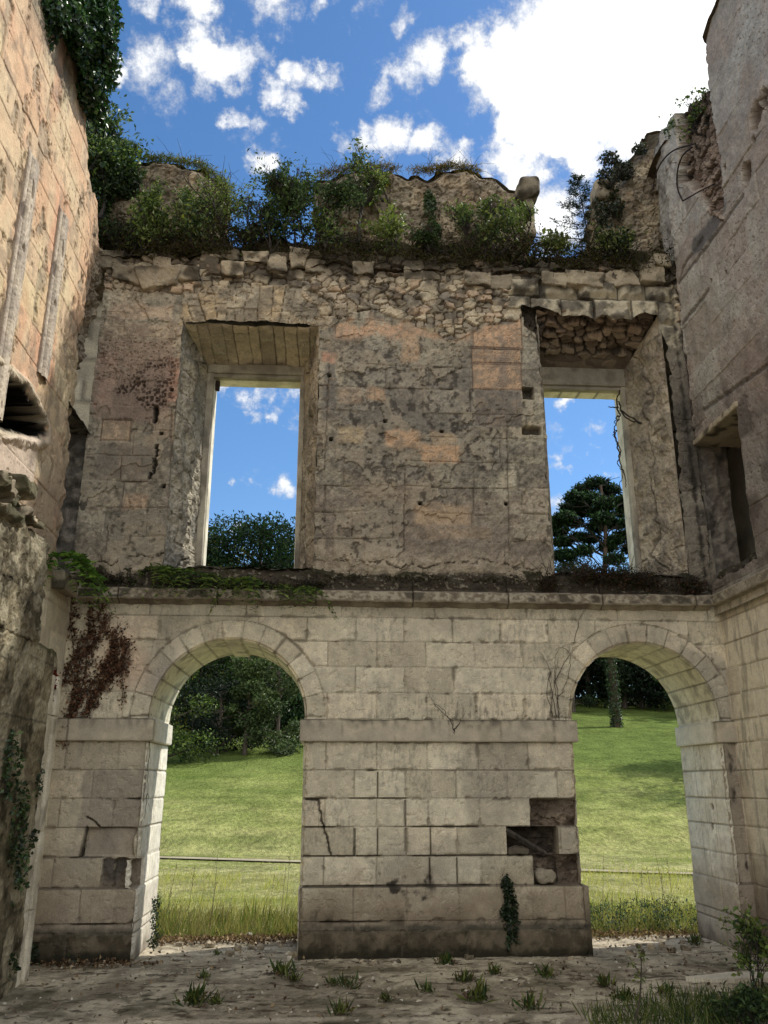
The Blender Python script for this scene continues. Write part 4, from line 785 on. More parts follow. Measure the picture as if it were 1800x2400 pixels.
def rtop(U, W):
    y = -8.2+9.3*U; x = 4.62+1.0*W; n = fbm(x*3, y*3, 4, 555); zt = np.interp(y, [-8.2, -1.9, -1.6, -1.4, -.4, .3, 1.1], [11.15, 11.1, 10.9, 10.4, 10.55, 10.65, 10.3]); return np.stack([x+.35*sm(-1.7, -1.5, y)*sm(-.3, -.5, y)*(1-W), y, zt-.06+(n-.5)*.16], -1), np.broadcast_to(L(84, 72, 54, K), x.shape+(3,))
ruled('wall_head', rtop, 200, 24, SOIL, right, flip=True)
block('door_lintel', 4.635, 5.5, -1.24, -.0, 5.94, 6.02, STONE, right, lambda x, y, z: gcol(x, y, z)*1.15, .025, .012, .02, 53, 6)
def corn_r(U, W):
    y = -4.2+4.1*U; o, z = prof(W, CP); n = fbm(y*5, z*9, 4, 560); n2 = fbm(y*24, z*30, 3, 561); top = sm(3.95, 4.05, z)
    o = o-(n-.5)*(.012+.09*top)-(n2-.5)*(.008+.04*top); z = z+(n-.5)*.06*top
    c = corn_col(y, o, z, n, n2); c = mx(c, L(170, 158, 128, K), (1-top)*.35); return np.stack([4.72+o, y, z], -1), c
ruled('cornice', corn_r, 260, 60, STONE, right)
# rusty hoops standing out of the hollow
def yz(px, py, X): a = aX(px, py, X); return (X, a[0], a[1])
hoop = thing('iron_hoops', 'rusty curved iron hoops sticking out of the hollow high in the right wall', 'iron hoops', yz(1600, 420, 4.6))
def smoothpath(P, n=8):
    P = np.array(P, float); out = []
    for k in range(len(P)-1):
        p0, p1, p2, p3 = P[max(k-1, 0)], P[k], P[k+1], P[min(k+2, len(P)-1)]
        for t in np.linspace(0, 1, n, endpoint=False): out.append(.5*((2*p1)+(-p0+p2)*t+(2*p0-5*p1+4*p2-p3)*t*t+(-p0+3*p1-3*p2+p3)*t**3))
    out.append(P[-1]); return np.array(out)
tubes('hoop', [(smoothpath([yz(*p, 4.60) for p in ((1531, 446), (1535, 415), (1552, 378), (1580, 352), (1625, 338))]), .011, .011)], RUST, hoop)
tubes('hoop', [(smoothpath([yz(*p, 4.58) for p in ((1622, 345), (1600, 365), (1588, 400), (1588, 440), (1600, 471))]), .011, .011)], RUST, hoop)
tubes('bar', [([yz(1600, 471, 4.58), yz(1640, 448, 4.62), yz(1676, 430, 4.7)], .009, .009)], RUST, hoop)
for a, b in (((1570, 382), (1612, 380)), ((1590, 412), (1625, 411)), ((1590, 440), (1618, 440))): tubes('cross_wire', [([yz(*a, 4.6), yz(*b, 4.75)], .004, .004)], RUST, hoop)

# ------------------------------------------------------------------ ground
def tz(x, y):
    t = np.maximum(y-13.5, 0); return .17*t*sm(0, 3, t)-.03*sm(1.1, 1.5, y)+.25*np.sin(x*.11+1)*sm(14, 24, y)+0*x
def path_y(x): return 12.35-.405*(x+2.0)
def floor_fn(x, y):
    n1 = fbm(x*1.3, y*1.3, 5, 600); n2 = fbm(x*9, y*9, 4, 601); n4 = fbm(x*4, y*4, 4, 602); n3 = fbm(x*30, y*30, 2, 603)
    z = (n1-.5)*.06+(n2-.5)*.022+(n3-.5)*.008
    c = mx(np.broadcast_to(L(158, 147, 122, K), x.shape+(3,)), L(194, 182, 154, K), sm(.40, .62, n1)); c = mx(c, L(116, 104, 86, K), sm(.50, .68, n4)*.55); c = mx(c, L(100, 88, 70, K), sm(.56, .7, n2)*.4); c = mx(c, L(66, 56, 42, K), sm(.60, .68, fbm(x*6, y*14, 5, 609, .6))*.8)
    c = mx(c, L(196, 182, 154, K), sm(-.35, .3, y+(n4-.5)*.5)*sm(.35, .6, fbm(x*3, y*7, 4, 606))*.75*(abs(x-.9) > 0)*(sm(1.5, .9, abs(x+1.17))+sm(1.6, .9, abs(x-3.67))).clip(0, 1))  # sun patches inside the arches painted as paler floor
    c = mx(c, L(196, 184, 158, K), sm(.1, .03, abs(y+2.42+(n1-.5)*.35+(n2-.5)*.1))*.8)
    cr = vor(x*1.4+n4*.5, y*1.9+n1, 604); k = sm(.035, .0, cr[1]-cr[0]); c = mx(c, L(60, 50, 38, K), k*.6); z = z-k*.012
    c = mx(c, MOSS*1.2, sm(.6, .7, fbm(x*3.2, y*3.2, 4, 605))*.5)
    return z, c
o = wall_grid('floor', -3.1, 4.8, -4.2, 1.32, .02, floor_fn, SOIL, None, lambda a, b, h: np.stack([a, b, h], -1)); setp(o, kind='structure')
def dirt_fn(x, y):
    z, c = floor_fn(x, y); inside = (abs(x-.8) < 3.9) & (y > -4.2) & (y < 1.32); return z-.09*inside-.01, c*.9
o = wall_grid('yard', -30, 30, -40, 1.36, .25, dirt_fn, SOIL, None, lambda a, b, h: np.stack([a, b, h-.03], -1)); setp(o, kind='structure')
def lawn_mat():
    m, t, b = nt('lawn'); at = N(t, 'ShaderNodeAttribute', attribute_name='Col'); tc = N(t, 'ShaderNodeTexCoord')
    mp = N(t, 'ShaderNodeMapping'); mp.inputs['Scale'].default_value = (1, .45, 1); t.links.new(tc.outputs['Object'], mp.inputs[0])
    res = []
    for sc, lo, hi in ((9, .6, 1.4), (45, .55, 1.45), (1.2, .8, 1.2)):
        n = N(t, 'ShaderNodeTexNoise'); n.inputs['Scale'].default_value = sc; n.inputs['Detail'].default_value = 5; t.links.new(mp.outputs[0], n.inputs['Vector'])
        r = N(t, 'ShaderNodeMapRange'); r.inputs['From Min'].default_value = .3; r.inputs['From Max'].default_value = .7; r.inputs['To Min'].default_value = lo; r.inputs['To Max'].default_value = hi; t.links.new(n.outputs['Fac'], r.inputs['Value']); res.append(r.outputs[0]); last = n
    mu = N(t, 'ShaderNodeMath', operation='MULTIPLY'); t.links.new(res[0], mu.inputs[0]); t.links.new(res[1], mu.inputs[1]); mu2 = N(t, 'ShaderNodeMath', operation='MULTIPLY'); t.links.new(mu.outputs[0], mu2.inputs[0]); t.links.new(res[2], mu2.inputs[1])
    vm = N(t, 'ShaderNodeVectorMath', operation='SCALE'); t.links.new(at.outputs['Color'], vm.inputs[0]); t.links.new(mu2.outputs[0], vm.inputs['Scale']); t.links.new(vm.outputs[0], b.inputs['Base Color']); b.inputs['Roughness'].default_value = .95; b.inputs['Specular IOR Level'].default_value = .05
    bp = N(t, 'ShaderNodeBump'); bp.inputs['Strength'].default_value = .8; bp.inputs['Distance'].default_value = .1; t.links.new(mu.outputs[0], bp.inputs['Height']); t.links.new(bp.outputs[0], b.inputs['Normal'])
    return m
def lawn_fn(x, y):
    n1 = fbm(x*.35, y*.6, 4, 620); n2 = fbm(x*2, y*3, 4, 621)
    n3 = fbm(x*.9, y*1.6, 5, 622, .6); c = mx(np.broadcast_to(L(176, 180, 108, .9), x.shape+(3,)), L(204, 198, 140, .9), sm(.35, .65, n1)*sm(22, 6, y)); c = mx(c, L(120, 142, 70, .85), sm(15, 29, y+(n1-.5)*10)*.9); c = mx(c, L(104, 122, 56, .85), sm(.48, .68, n3)*.45); c = mx(c, L(196, 190, 130, .85), sm(.46, .3, n3)*.45*sm(26, 12, y)); c = mx(c, L(76, 92, 36, .8), sm(.5, .7, n2)*.3)
    c = mx(c, L(84, 78, 48, .8), sm(2.4, 1.4, y+(n2-.5)*.8)*.7)
    c = mx(c, L(60, 90, 22, .8), sm(.5, 0, abs(y-path_y(x)-.55))*.45*sm(-1, -.6, -abs(x-4)/20))
    return tz(x, y)+(n2-.5)*.03, c
LAWN = lawn_mat()
o = wall_grid('lawn', -22, 42, 1.28, 70, .22, lawn_fn, LAWN, None, lambda a, b, h: np.stack([a, b, h], -1)); setp(o, kind='structure')
def far_fn(x, y): z, c = lawn_fn(x, y); return np.where((abs(x-10) < 31.5) & (y < 69.5) & (y > 1.3), z-.35, z-.05)-(y < 1.4)*.08, c*.6
o = wall_grid('hillside', -420, 420, -300, 500, 2.5, far_fn, LAWN, None, lambda a, b, h: np.stack([a, b, np.where(b > 70, tz(a, 70.)+.02*(b-70), h)-.02], -1)); setp(o, kind='structure')
def pathf(U, W):
    x = -26+66*U; y = path_y(x)+(W-.5)*.5; n = fbm(x*3, y*3, 3, 630); return np.stack([x, y, tz(x, y)+.035+(n-.5)*.01], -1), mx(np.broadcast_to(L(170, 156, 128, .85), x.shape+(3,)), L(184, 172, 138, .85), sm(.3, .6, n))
setp(ruled('path', pathf, 300, 10, SOIL, None), kind='structure')

# ------------------------------------------------------------------ plants
G_DARK = [L(32, 48, 28), L(42, 60, 36), L(54, 72, 42)]; G_MID = [L(64, 86, 48), L(82, 102, 56), L(50, 70, 42)]; G_LIGHT = [L(116, 136, 68), L(94, 118, 58), L(136, 152, 86)]; G_OLIVE = [L(110, 120, 60), L(84, 100, 48), L(130, 136, 84)]
G_GREY = [L(70, 96, 70), L(58, 84, 60), L(100, 122, 92)]; G_YEL = [L(170, 160, 60), L(150, 140, 50), L(120, 130, 50)]; G_CON = [L(22, 36, 22), L(32, 50, 28), L(48, 66, 36)]
def grow(base, height, spread, stems, depth, seed, upb=.35, kids=3, r0=.02, lean=(0, 0)):
    rg = np.random.default_rng(seed); paths = []; tips = []
    def br(p, d, l, r, dep):
        pts = [p]; n = 6
        for k in range(n):
            d = d+rg.normal(0, .16, 3)+np.array([0, 0, upb*.25]); d = d/np.linalg.norm(d); p = p+d*l/n; pts.append(p)
            if dep < depth and k >= 1 and (k > 1 or dep > 0):
                for q in range(kids if k == n-1 else (1 if rg.random() < .85 else 0)):
                    dd = d+rg.normal(0, .65, 3)*np.array([1, 1, .6]); dd[2] += upb*.3; dd /= np.linalg.norm(dd); br(p, dd, l*rg.uniform(.45, .68), r*.55, dep+1)
            if dep >= max(1, depth-1): tips.append((p, d))
        paths.append((pts, r, max(r*.35, .0015)))
    for s in range(stems):
        a = rg.uniform(0, 6.28); d = np.array([math.cos(a)*spread+lean[0], math.sin(a)*spread*.7+lean[1], 1.]); d /= np.linalg.norm(d)
        br(np.array(base, float)+rg.normal(0, .04, 3)*np.array([1, 1, 0]), d, height*rg.uniform(.5, .68), r0, 0)
    return paths, tips
def plant(name, label, cat, base, height, spread=.5, stems=4, depth=3, seed=1, leaf=.05, per=4, cols=G_MID, mat=None, scat=.05, kids=3, upb=.35, lean=(0, 0), r0=.018, aspect=.5, group=None, barkm=None, up=.3):
    t = thing(name, label, cat, base, group); rg = np.random.default_rng(seed+5)
    paths, tips = grow(base, height, spread, stems, depth, seed, upb, kids, r0, lean)
    tubes('branches', paths, barkm or BARK_DARK, t, 5)
    P = np.repeat(np.array([q[0] for q in tips]), per, axis=0); D = np.repeat(np.array([q[1] for q in tips]), per, axis=0); P = P+rg.normal(0, scat, P.shape)
    kp = vn3(P[:, 0]*5, P[:, 1]*5, P[:, 2]*5, seed % 50)*.65+vn3(P[:, 0]*11, P[:, 1]*11, P[:, 2]*11, seed % 50+1)*.35 > (.50 if len(P) > 900 else .3); P = P[kp]; D = D[kp]
    leaves('foliage', P, leaf*rg.uniform(.7, 1.35, len(P)), mat or LEAF, t, cols, aspect, dirs=D*.5+rg.normal(0, .7, P.shape), rng=rg, up=up)
    return t
def blobplant(name, label, cat, base, blobs, n, leaf, cols, seed, mat=None, aspect=.5, trunk=None, group=None, shell=.55, light=None, up=.5, barkm=None, limbs=True):
    """crown made of leaf clumps: blobs = (x,y,z,rx,ry,rz)"""
    t = thing(name, label, cat, base, group); rg = np.random.default_rng(seed); V = np.array([b[3]*b[4]*b[5] for b in blobs])**.67; V /= V.sum()
    Ps, Cs, Ns = [], [], []
    cols = np.array(cols)
    for b, v in zip(blobs, V):
        m = max(20, int(n*v)); d = rg.normal(0, 1, (m, 3)); d /= np.linalg.norm(d, axis=1, keepdims=True); r = shell+(1-shell)*rg.random(m)**.6; r *= 1+.35*(vn3(d[:, 0]*2.2+b[0], d[:, 1]*2.2+b[1], d[:, 2]*2.2+b[2], seed % 50)-.5)*2
        Ps.append(np.array(b[:3])+d*r[:, None]*np.array(b[3:6])); Ns.append(d)
        c = cols[rg.integers(0, len(cols), m)]*(.75+.5*sm(-.6, .9, d[:, 2]))[:, None]*rg.uniform(.8, 1.2); Cs.append(c)  # shading painted in: leaves lighter on clump tops, darker below
    P = np.concatenate(Ps); keepm = vn3(P[:, 0]/leaf*.12, P[:, 1]/leaf*.12, P[:, 2]/leaf*.12, seed % 40+3) > .30
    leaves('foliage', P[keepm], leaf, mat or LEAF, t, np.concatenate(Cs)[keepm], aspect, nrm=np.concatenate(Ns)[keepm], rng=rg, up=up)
    paths = []
    if trunk: paths.append((smoothpath(trunk[0]), trunk[1], trunk[2])); top = np.array(trunk[0])
    if trunk and limbs:
        TP = smoothpath(trunk[0], 12)
        for b in blobs:
            e = np.array(b[:3]); k = TP[np.argmin(np.abs(TP[:, 2]-(e[2]-.35*np.hypot(e[0]-TP[0, 0], e[1]-TP[0, 1]))))]; mid = (k+e)/2+rg.normal(0, .08, 3)*np.linalg.norm(e-k); paths.append((smoothpath([k, mid, e], 6), trunk[2]*1.1+.01, .004))
    if paths: tubes('trunk' if trunk and trunk[1] > .05 else 'branches', paths, barkm or BARK_DARK, t, 7)
    return t
def Q(px, py, Y): a = aY(px, py, Y); return (a[0], Y, a[1])
def clump(px, py, Y, rpx, rpy=None, dy=None):
    p = Q(px, py, Y); s = (Y+10)/F*1.08; rpy = rpy or rpx; return (p[0], p[1], p[2], rpx*s, (dy or rpx*s*.8), rpy*s)

# shrubs and saplings rooted on the wall head
plant('shrub', 'dense dark green bush on the wall head, left of the middle parapet', 'shrub', Q(690, 585, .3), 1.05, .75, 4, 3, 31, .055, 2, G_MID+[L(96, 116, 66), L(70, 92, 60)], scat=.07, upb=.25)
plant('sapling', 'forked sapling with dark trunk and yellowish top leaves against the middle parapet', 'sapling', Q(852, 572, .1), 1.2, .25, 1, 3, 8, .055, 3, G_MID+G_LIGHT+G_OLIVE, scat=.06, kids=2, r0=.032)
plant('sapling', 'thin sapling with yellow green leaves spreading over the top left of the middle parapet', 'sapling', Q(905, 470, .42), .5, .8, 2, 3, 18, .055, 2, G_LIGHT+G_YEL, scat=.07, kids=3)
plant('shrub', 'pale green bush in front of the right half of the middle parapet', 'shrub', Q(1108, 575, .15), .62, .45, 3, 3, 41, .042, 1, G_LIGHT+G_MID, scat=.06, upb=.5)
plant('sapling', 'slender pale sapling at the right end of the middle parapet', 'sapling', Q(1218, 580, .15), .62, .15, 3, 2, 42, .045, 3, G_LIGHT, scat=.05)
plant('shrub', 'low bush growing at the foot of the middle parapet beside its grey stones', 'shrub', Q(1000, 590, .1), .32, .7, 3, 3, 43, .04, 1, G_MID, scat=.06)
plant('shrub', 'bright green leaved bush in front of the left parapet', 'shrub', Q(400, 585, .15), .8, .3, 2, 3, 44, .05, 2, G_LIGHT+G_MID, scat=.06)
plant('shrub', 'dark bush filling the corner left of the left parapet', 'shrub', Q(285, 600, .1), .5, .8, 5, 2, 45, .05, 1, G_DARK+G_MID, scat=.08)
plant('shrub', 'sparse weedy bush with thin twigs at the right edge of the left parapet', 'shrub', Q(505, 590, .2), 1.0, .35, 5, 2, 46, .045, 3, G_OLIVE+G_LIGHT, scat=.05)
plant('shrub', 'small dark bush in the gap between the left and middle parapets', 'shrub', Q(590, 590, .35), .5, .8, 3, 3, 47, .045, 2, G_DARK+G_MID, scat=.05)
plant('shrub', 'tall feathery bush leaning out from the left corner above the sunlit wall', 'shrub', Q(235, 520, .25), 1.6, .3, 3, 3, 48, .07, 3, G_MID+G_GREY+G_LIGHT, scat=.09, lean=(.05, 0), r0=.03)
blobplant('shrub', 'dark bushy growth covering the corner behind the sunlit wall', 'shrub', Q(240, 560, .3), [clump(235, 350, .3, 50, 80), clump(280, 420, .3, 50, 55), clump(225, 480, .3, 35, 70), clump(250, 550, .25, 40, 34), clump(215, 260, .2, 30, 60)], 7000, .07, G_DARK+G_MID, 49, trunk=([Q(240, 600, .3), Q(238, 450, .3), Q(230, 300, .3)], .03, .01))
plant('shrub', 'light green bush on top of the broken right wall above the iron hoops', 'shrub', Q(1650, 345, -.8), .62, .5, 3, 3, 50, .055, 2, G_LIGHT+G_MID, scat=.07, lean=(-.25, 0))
for k, (px, py, Y, h, lb, cc) in enumerate(((340, 592, .0, .75, 'spindly shoots with pale leaves before the left parapet', G_LIGHT), (455, 590, .05, .7, 'spindly shoots below the right end of the left parapet', G_MID+G_OLIVE), (640, 590, .0, .9, 'leaning thin shoots at the left edge of the dense dark green bush', G_MID), (755, 588, .0, .8, 'thin leafy shoots between the dark bush and the forked sapling', G_LIGHT+G_MID), (930, 590, .0, .55, 'short pale shoots below the middle parapet, right of the forked sapling', G_OLIVE+G_LIGHT), (1165, 592, .0, .6, 'short shoots at the foot of the slender pale sapling', G_OLIVE+G_MID), (1300, 600, .0, .35, 'low shoots in the gap beside the young spruce', G_OLIVE), (1440, 600, .0, .4, 'low shoots under the ivy of the right-hand parapet', G_DARK+G_OLIVE), (200, 430, .1, 1.1, 'tall shoots rising out of the corner bush over the sunlit wall', G_GREY+G_LIGHT))):
    plant('shoots', lb, 'shoots', Q(px, py, Y), h, .55, 5, 1, 400+k, .065, 5, cc, scat=.07, r0=.008, upb=.45, group='self-sown shoots on the wall head', kids=2)
# ivy
def ivy_mass(name, label, blobs, n, leaf, cols, seed, stems=()):
    b = blobs[0]; t = blobplant(name, label, 'ivy', b[:3], blobs, n, leaf, cols, seed, IVY, .85, up=0.)
    if stems: tubes('stems', [(smoothpath(s), .008, .003) for s in stems], BARK_DARK, t, 5)
    return t
ivy_mass('ivy', 'thick glossy ivy hanging over the top of the sunlit wall at upper left', [clump(x, y, Y, a, b, .35) for x, y, Y, a, b in ((110, 40, -2.9, 55, 75), (165, 70, -2.6, 55, 80), (215, 60, -2.3, 60, 90), (235, 130, -2.0, 45, 60), (205, 190, -1.9, 45, 60), (215, 235, -1.6, 30, 45), (150, 120, -2.5, 45, 55), (180, 0, -2.6, 90, 60), (60, -30, -3.2, 60, 60), (250, 30, -2.1, 30, 60))], 21000, .062, [L(34, 62, 32), L(44, 78, 40), L(28, 50, 26), L(60, 96, 50), L(90, 124, 72)], 60)
ivy_mass('ivy', 'dark ivy cloaking the left end of the right-hand parapet', [clump(x, y, .38, a*.8, b*.9, .1) for x, y, a, b in ((1425, 420, 32, 42), (1410, 500, 22, 55), (1440, 480, 30, 55), (1425, 560, 26, 40), (1465, 400, 30, 35), (1450, 560, 28, 35), (1430, 372, 30, 24), (1500, 350, 26, 16))], 3600, .045, [L(36, 50, 28), L(48, 62, 34), L(64, 70, 44), L(74, 62, 44)], 61)
ivy_mass('ivy', 'small ivy sprig climbing the middle of the middle parapet', [clump(1008, 480, .45, 16, 45, .06), clump(1015, 540, .45, 22, 30, .06)], 900, .045, G_MID, 62)
ivy_mass('ivy', 'narrow dark ivy climbing the base of the pier between the arches', [clump(x, y, -.06, a, b, .05) for x, y, a, b in ((1192, 2085, 9, 20), (1196, 2125, 14, 28), (1198, 2170, 15, 28), (1200, 2210, 14, 26), (1186, 2068, 8, 14), (1182, 2140, 8, 12))], 1500, .035, G_DARK, 63)
ivy_mass('ivy', 'thin ivy trailing down the bright jamb of the left arch', [clump(x, y, .3, a, b, .05) for x, y, a, b in ((361, 2070, 4, 22), (364, 2110, 5, 24), (362, 2150, 6, 24), (366, 2190, 8, 22), (372, 2120, 3, 30), (360, 2210, 10, 12))], 520, .028, G_MID+G_GREY, 64)
ivy_mass('ivy', 'sparse ivy on the rough brown masonry at the left edge', [(-2.76, y, z, .03, a, b) for y, z, a, b in ((-1.75, 1.4, .18, .4), (-1.5, .9, .15, .4), (-2.1, 1.9, .2, .3), (-1.4, .45, .12, .35), (-2.3, 1.2, .25, .35), (-1.3, 1.5, .06, .5))], 1100, .045, G_DARK+G_MID, 65)
ivy_mass('ivy', 'low ivy patch at the foot of the left pier', [clump(x, y, -.1, a, b, .08) for x, y, a, b in ((90, 2275, 30, 18), (130, 2262, 26, 16), (170, 2258, 24, 14), (75, 2240, 16, 20))], 1300, .04, G_DARK, 66)
# brambles and dry stalks along the wall head and cornice: nobody could count these
def band(name, label, cat, pts, n, leaf, cols, seed, mat, thick=.1, twigs=0, aspect=.35, tcol=BARK_DARK, tl=.3):
    rg = np.random.default_rng(seed); P = np.array(pts); k = rg.random(n)*(len(P)-1); i = k.astype(int); f = (k-i)[:, None]; X = P[i]*(1-f)+P[i+1]*f
    keep = fbm(X[:, 0]*2.2, X[:, 2]*2.2+X[:, 1], 3, seed % 60) > .36; X = X[keep]; X = X+rg.normal(0, 1, X.shape)*np.array([.05, thick, thick])
    t = thing(name, label, cat, tuple(P[0])); t['kind'] = 'stuff'; 
    o = leaves('foliage', X, leaf, mat, t, cols, aspect, rng=rg)
    if twigs:
        pa = []
        for q in range(twigs):
            b = X[rg.integers(len(X))]; d = rg.normal(0, 1, 3); d[2] = abs(d[2])*.8+.1; d /= np.linalg.norm(d); l = tl*rg.uniform(.4, 1.4); m = b+d*l*.5+rg.normal(0, .03, 3); e = b+d*l+rg.normal(0, .07, 3)-np.array([0, 0, .05]); pa.append(([b, m, e], .004, .0015))
        tubes('twigs', pa, tcol, t, 4)
    return t
TOPB = [(x, .1+.12*((i*7) % 3), 8.85+.12*math.sin(i*1.3)) for i, x in enumerate(np.linspace(-3.2, 4.8, 30))]
band('undergrowth', 'dark brambles and roots matted along the top of the arched wall', 'undergrowth', TOPB, 26000, .05, [L(44, 46, 26), L(60, 58, 36), L(36, 34, 22), L(70, 84, 40), L(80, 66, 46)], 70, DRYLEAF, .15, 500)
TOPC = [(x, -.02, 8.64+.06*math.sin(i*2.1)) for i, x in enumerate(np.linspace(-3.0, 4.7, 26))]
band('dry_grass', 'dry trailing grass hanging over the lip of the wall head', 'dry grass', TOPC, 6500, .07, [L(74, 62, 42), L(50, 44, 28), L(90, 90, 50)], 71, DRYLEAF, .05, 220, .15)
band('dry_grass', 'yellow dry grass growing on top of the middle parapet', 'dry grass', [Q(x, y+3, .68) for x, y in ((750, 408), (820, 392), (900, 390), (1000, 398), (1060, 385), (1130, 398), (1200, 425), (1235, 450))], 5200, .09, [L(150, 130, 80), L(110, 96, 56), L(80, 84, 40)], 72, DRYLEAF, .03, 60, .10)
band('dry_grass', 'grass tufts growing on top of the left parapet', 'dry grass', [Q(x, y+4, .6) for x, y in ((240, 400), (300, 372), (380, 368), (470, 382), (530, 430), (530, 500))], 3600, .09, [L(110, 124, 60), L(80, 96, 44), L(130, 120, 70)], 73, DRYLEAF, .03, 60, .12)
band('dry_twigs', 'tangle of dead stems and ivy on the ledge below the right window', 'dead stems', [Q(x, y, -.05) for x, y in ((1265, 1375), (1330, 1352), (1400, 1350), (1480, 1362), (1560, 1372), (1640, 1378))], 5200, .045, [L(72, 54, 44), L(50, 46, 30), L(58, 62, 36), L(96, 72, 60)], 74, DRYLEAF, .055, 260)
band('dry_twigs', 'matted dead roots and moss along the ledge under the left window', 'dead stems', [Q(x, y, -.06) for x, y in ((215, 1352), (300, 1362), (420, 1368), (560, 1372), (700, 1378), (760, 1372))], 2600, .035, [L(40, 36, 22), L(52, 52, 28)], 75, DRYLEAF, .035, 120, tl=.15)
band('dry_twigs', 'thin dark moss and roots on the ledge between the windows', 'dead stems', [Q(x, y, -.05) for x, y in ((760, 1352), (900, 1356), (1050, 1358), (1250, 1362))], 1300, .03, [L(44, 42, 24), L(60, 62, 30)], 76, DRYLEAF, .025, 30, tl=.1)
# ferns
def fern(base, seed, n=9, ln0=.3, group='ferns on the ledge', label='', facing=(0, -1), cols=G_LIGHT+G_MID):
    ln = ln0*1.45; rg = np.random.default_rng(seed); t = thing('fern', label, 'fern', base, group); P, D, S, Cc, st = [], [], [], [], []
    for k in range(n):
        a = math.atan2(facing[1], facing[0])+rg.normal(0, .8); l = ln*rg.uniform(.7, 1.2); d0 = np.array([math.cos(a), math.sin(a), .55]); pts = []
        for q in range(12):
            u = q/11; pts.append(np.array(base)+np.array([d0[0]*l*u*.8, d0[1]*l*u*.6, l*(.45*u-1.15*u*u)])+rg.normal(0, .002, 3))
        pts = np.array(pts); st.append((pts, .003, .001)); T = np.gradient(pts, axis=0); T /= np.linalg.norm(T, axis=1, keepdims=True); sd = np.cross(T, [0, 0, 1]); sd /= np.linalg.norm(sd, axis=1, keepdims=True)+1e-6
        for q in range(1, 12):
            w = math.sin(min(1, (q+.5)/11.5)*math.pi*.93)**.7
            for sg in (-1, 1):
                P.append(pts[q]); D.append(sd[q]*sg+T[q]*.3); S.append(.075*w*l/.4+.008)
    P = np.array(P); tubes('stalks', st, BARK_DARK, t, 4)
    cc = np.array(cols)[rg.integers(0, len(cols), len(P))]
    leaves('fronds', P, np.array(S), GRASS, t, cc*1.15, .34, dirs=np.array(D), rng=rg, up=.8); return t
FE = [(370, 1328, 10, .34, 'leafy fern at the left end of the ledge, below the left splay of the window'), (430, 1335, 12, .38, 'largest fern cluster on the ledge under the left corner of the left window'), (490, 1345, 8, .26, 'fern on the ledge below the left jamb of the window'), (540, 1352, 7, .22, 'small fern under the middle of the left window'), (590, 1355, 11, .36, 'drooping fern on the ledge under the right half of the left window'), (665, 1370, 8, .26, 'small fern on the ledge below the right jamb of the left window'), (715, 1375, 10, .3, 'rightmost fern hanging from the ledge, beside the middle pier')]
for i, (px, py, n, l, lb) in enumerate(FE): fern(Q(px, py+8, -.1), 80+i, n, l, label=lb)
y, z = aX(150, 1310, XL+.1); fern((XL+.08, y, z), 95, 14, .5, 'ferns in the left corner', 'long fern drooping from the broken cornice in the left corner', (1, -.3), [L(84, 120, 50), L(110, 140, 64), L(70, 100, 46)])
y, z = aX(175, 1335, XL+.1); fern((XL+.1, y, z), 96, 10, .42, 'ferns in the left corner', 'short fern in the corner just under the long drooping fern', (1, -.3))
# red creeper on the left spandrel
cr = thing('creeper', 'withered red brown creeper spreading over the spandrel left of the left arch', 'creeper', Q(160, 1690, -.02))
rg = np.random.default_rng(97); st = []; LP = []
for pts in ([(140, 1735), (165, 1660), (175, 1560), (165, 1470), (162, 1400)], [(150, 1700), (195, 1600), (205, 1500), (210, 1420), (212, 1385)], [(165, 1680), (215, 1600), (250, 1560), (265, 1500), (282, 1515)], [(200, 1670), (240, 1600), (280, 1560), (290, 1515)], [(175, 1640), (190, 1540), (225, 1500), (245, 1450)], [(205, 1660), (225, 1620), (262, 1580), (268, 1550)], [(150, 1600), (160, 1560), (200, 1500), (240, 1420)], [(275, 1545), (288, 1600), (285, 1650)], [(235, 1560), (258, 1540), (262, 1480)]):
    P = smoothpath([Q(a, b, -.02-.01*rg.random()) for a, b in pts], 8); st.append((P, .006, .002))
    heavy = pts[0][0] < 240
    for q in P:
        for r in range(6 if heavy else 4): LP.append(q+rg.normal(0, 1, 3)*np.array([.034, .012, .034]))
        if heavy:
            for _k in range(2):
                e = q+np.array([abs(rg.normal(.05, .09)), 0, rg.normal(.05, .09)]); st.append(([q, (q+e)/2+rg.normal(0, .015, 3)*np.array([1, .1, 1]), e], .003, .001))
                for u in rg.random(6): LP.append(q*(1-u)+e*u+rg.normal(0, .014, 3))
tubes('stems', st, BARK_DARK, cr, 5); leaves('dead_leaves', np.array(LP), .038, DRYLEAF, cr, [L(122, 88, 70), L(96, 70, 56), L(146, 110, 86), L(84, 62, 50), L(130, 108, 86)], .7, rng=rg, up=-.3)
cr = thing('creeper', 'small red creeper caught behind the stone moulding at far left', 'creeper', (-2.86, -.95, 2.7)); LP = np.array([-2.84, -.98, 2.68])+rg.normal(0, 1, (150, 3))*np.array([.012, .035, .12])
leaves('dead_leaves', LP, .035, DRYLEAF, cr, [L(140, 48, 38), L(110, 44, 36), L(84, 40, 34)], .7, rng=rg)
def vine(label, strands, r=.005, Y=-.02, cat='dry vine', leafn=0):
    t = thing('dry_vine', label, cat, Q(*strands[0][0], Y)); pa = []
    for pts in strands:
        P = smoothpath([Q(a, b, Y) for a, b in pts], 7); P = P+np.random.default_rng(len(pa)).normal(0, .006, P.shape)*np.array([1, .3, 1]); pa.append((P, r, r*.4))
    tubes('stems', pa, BARK_DARK, t, 5); return t
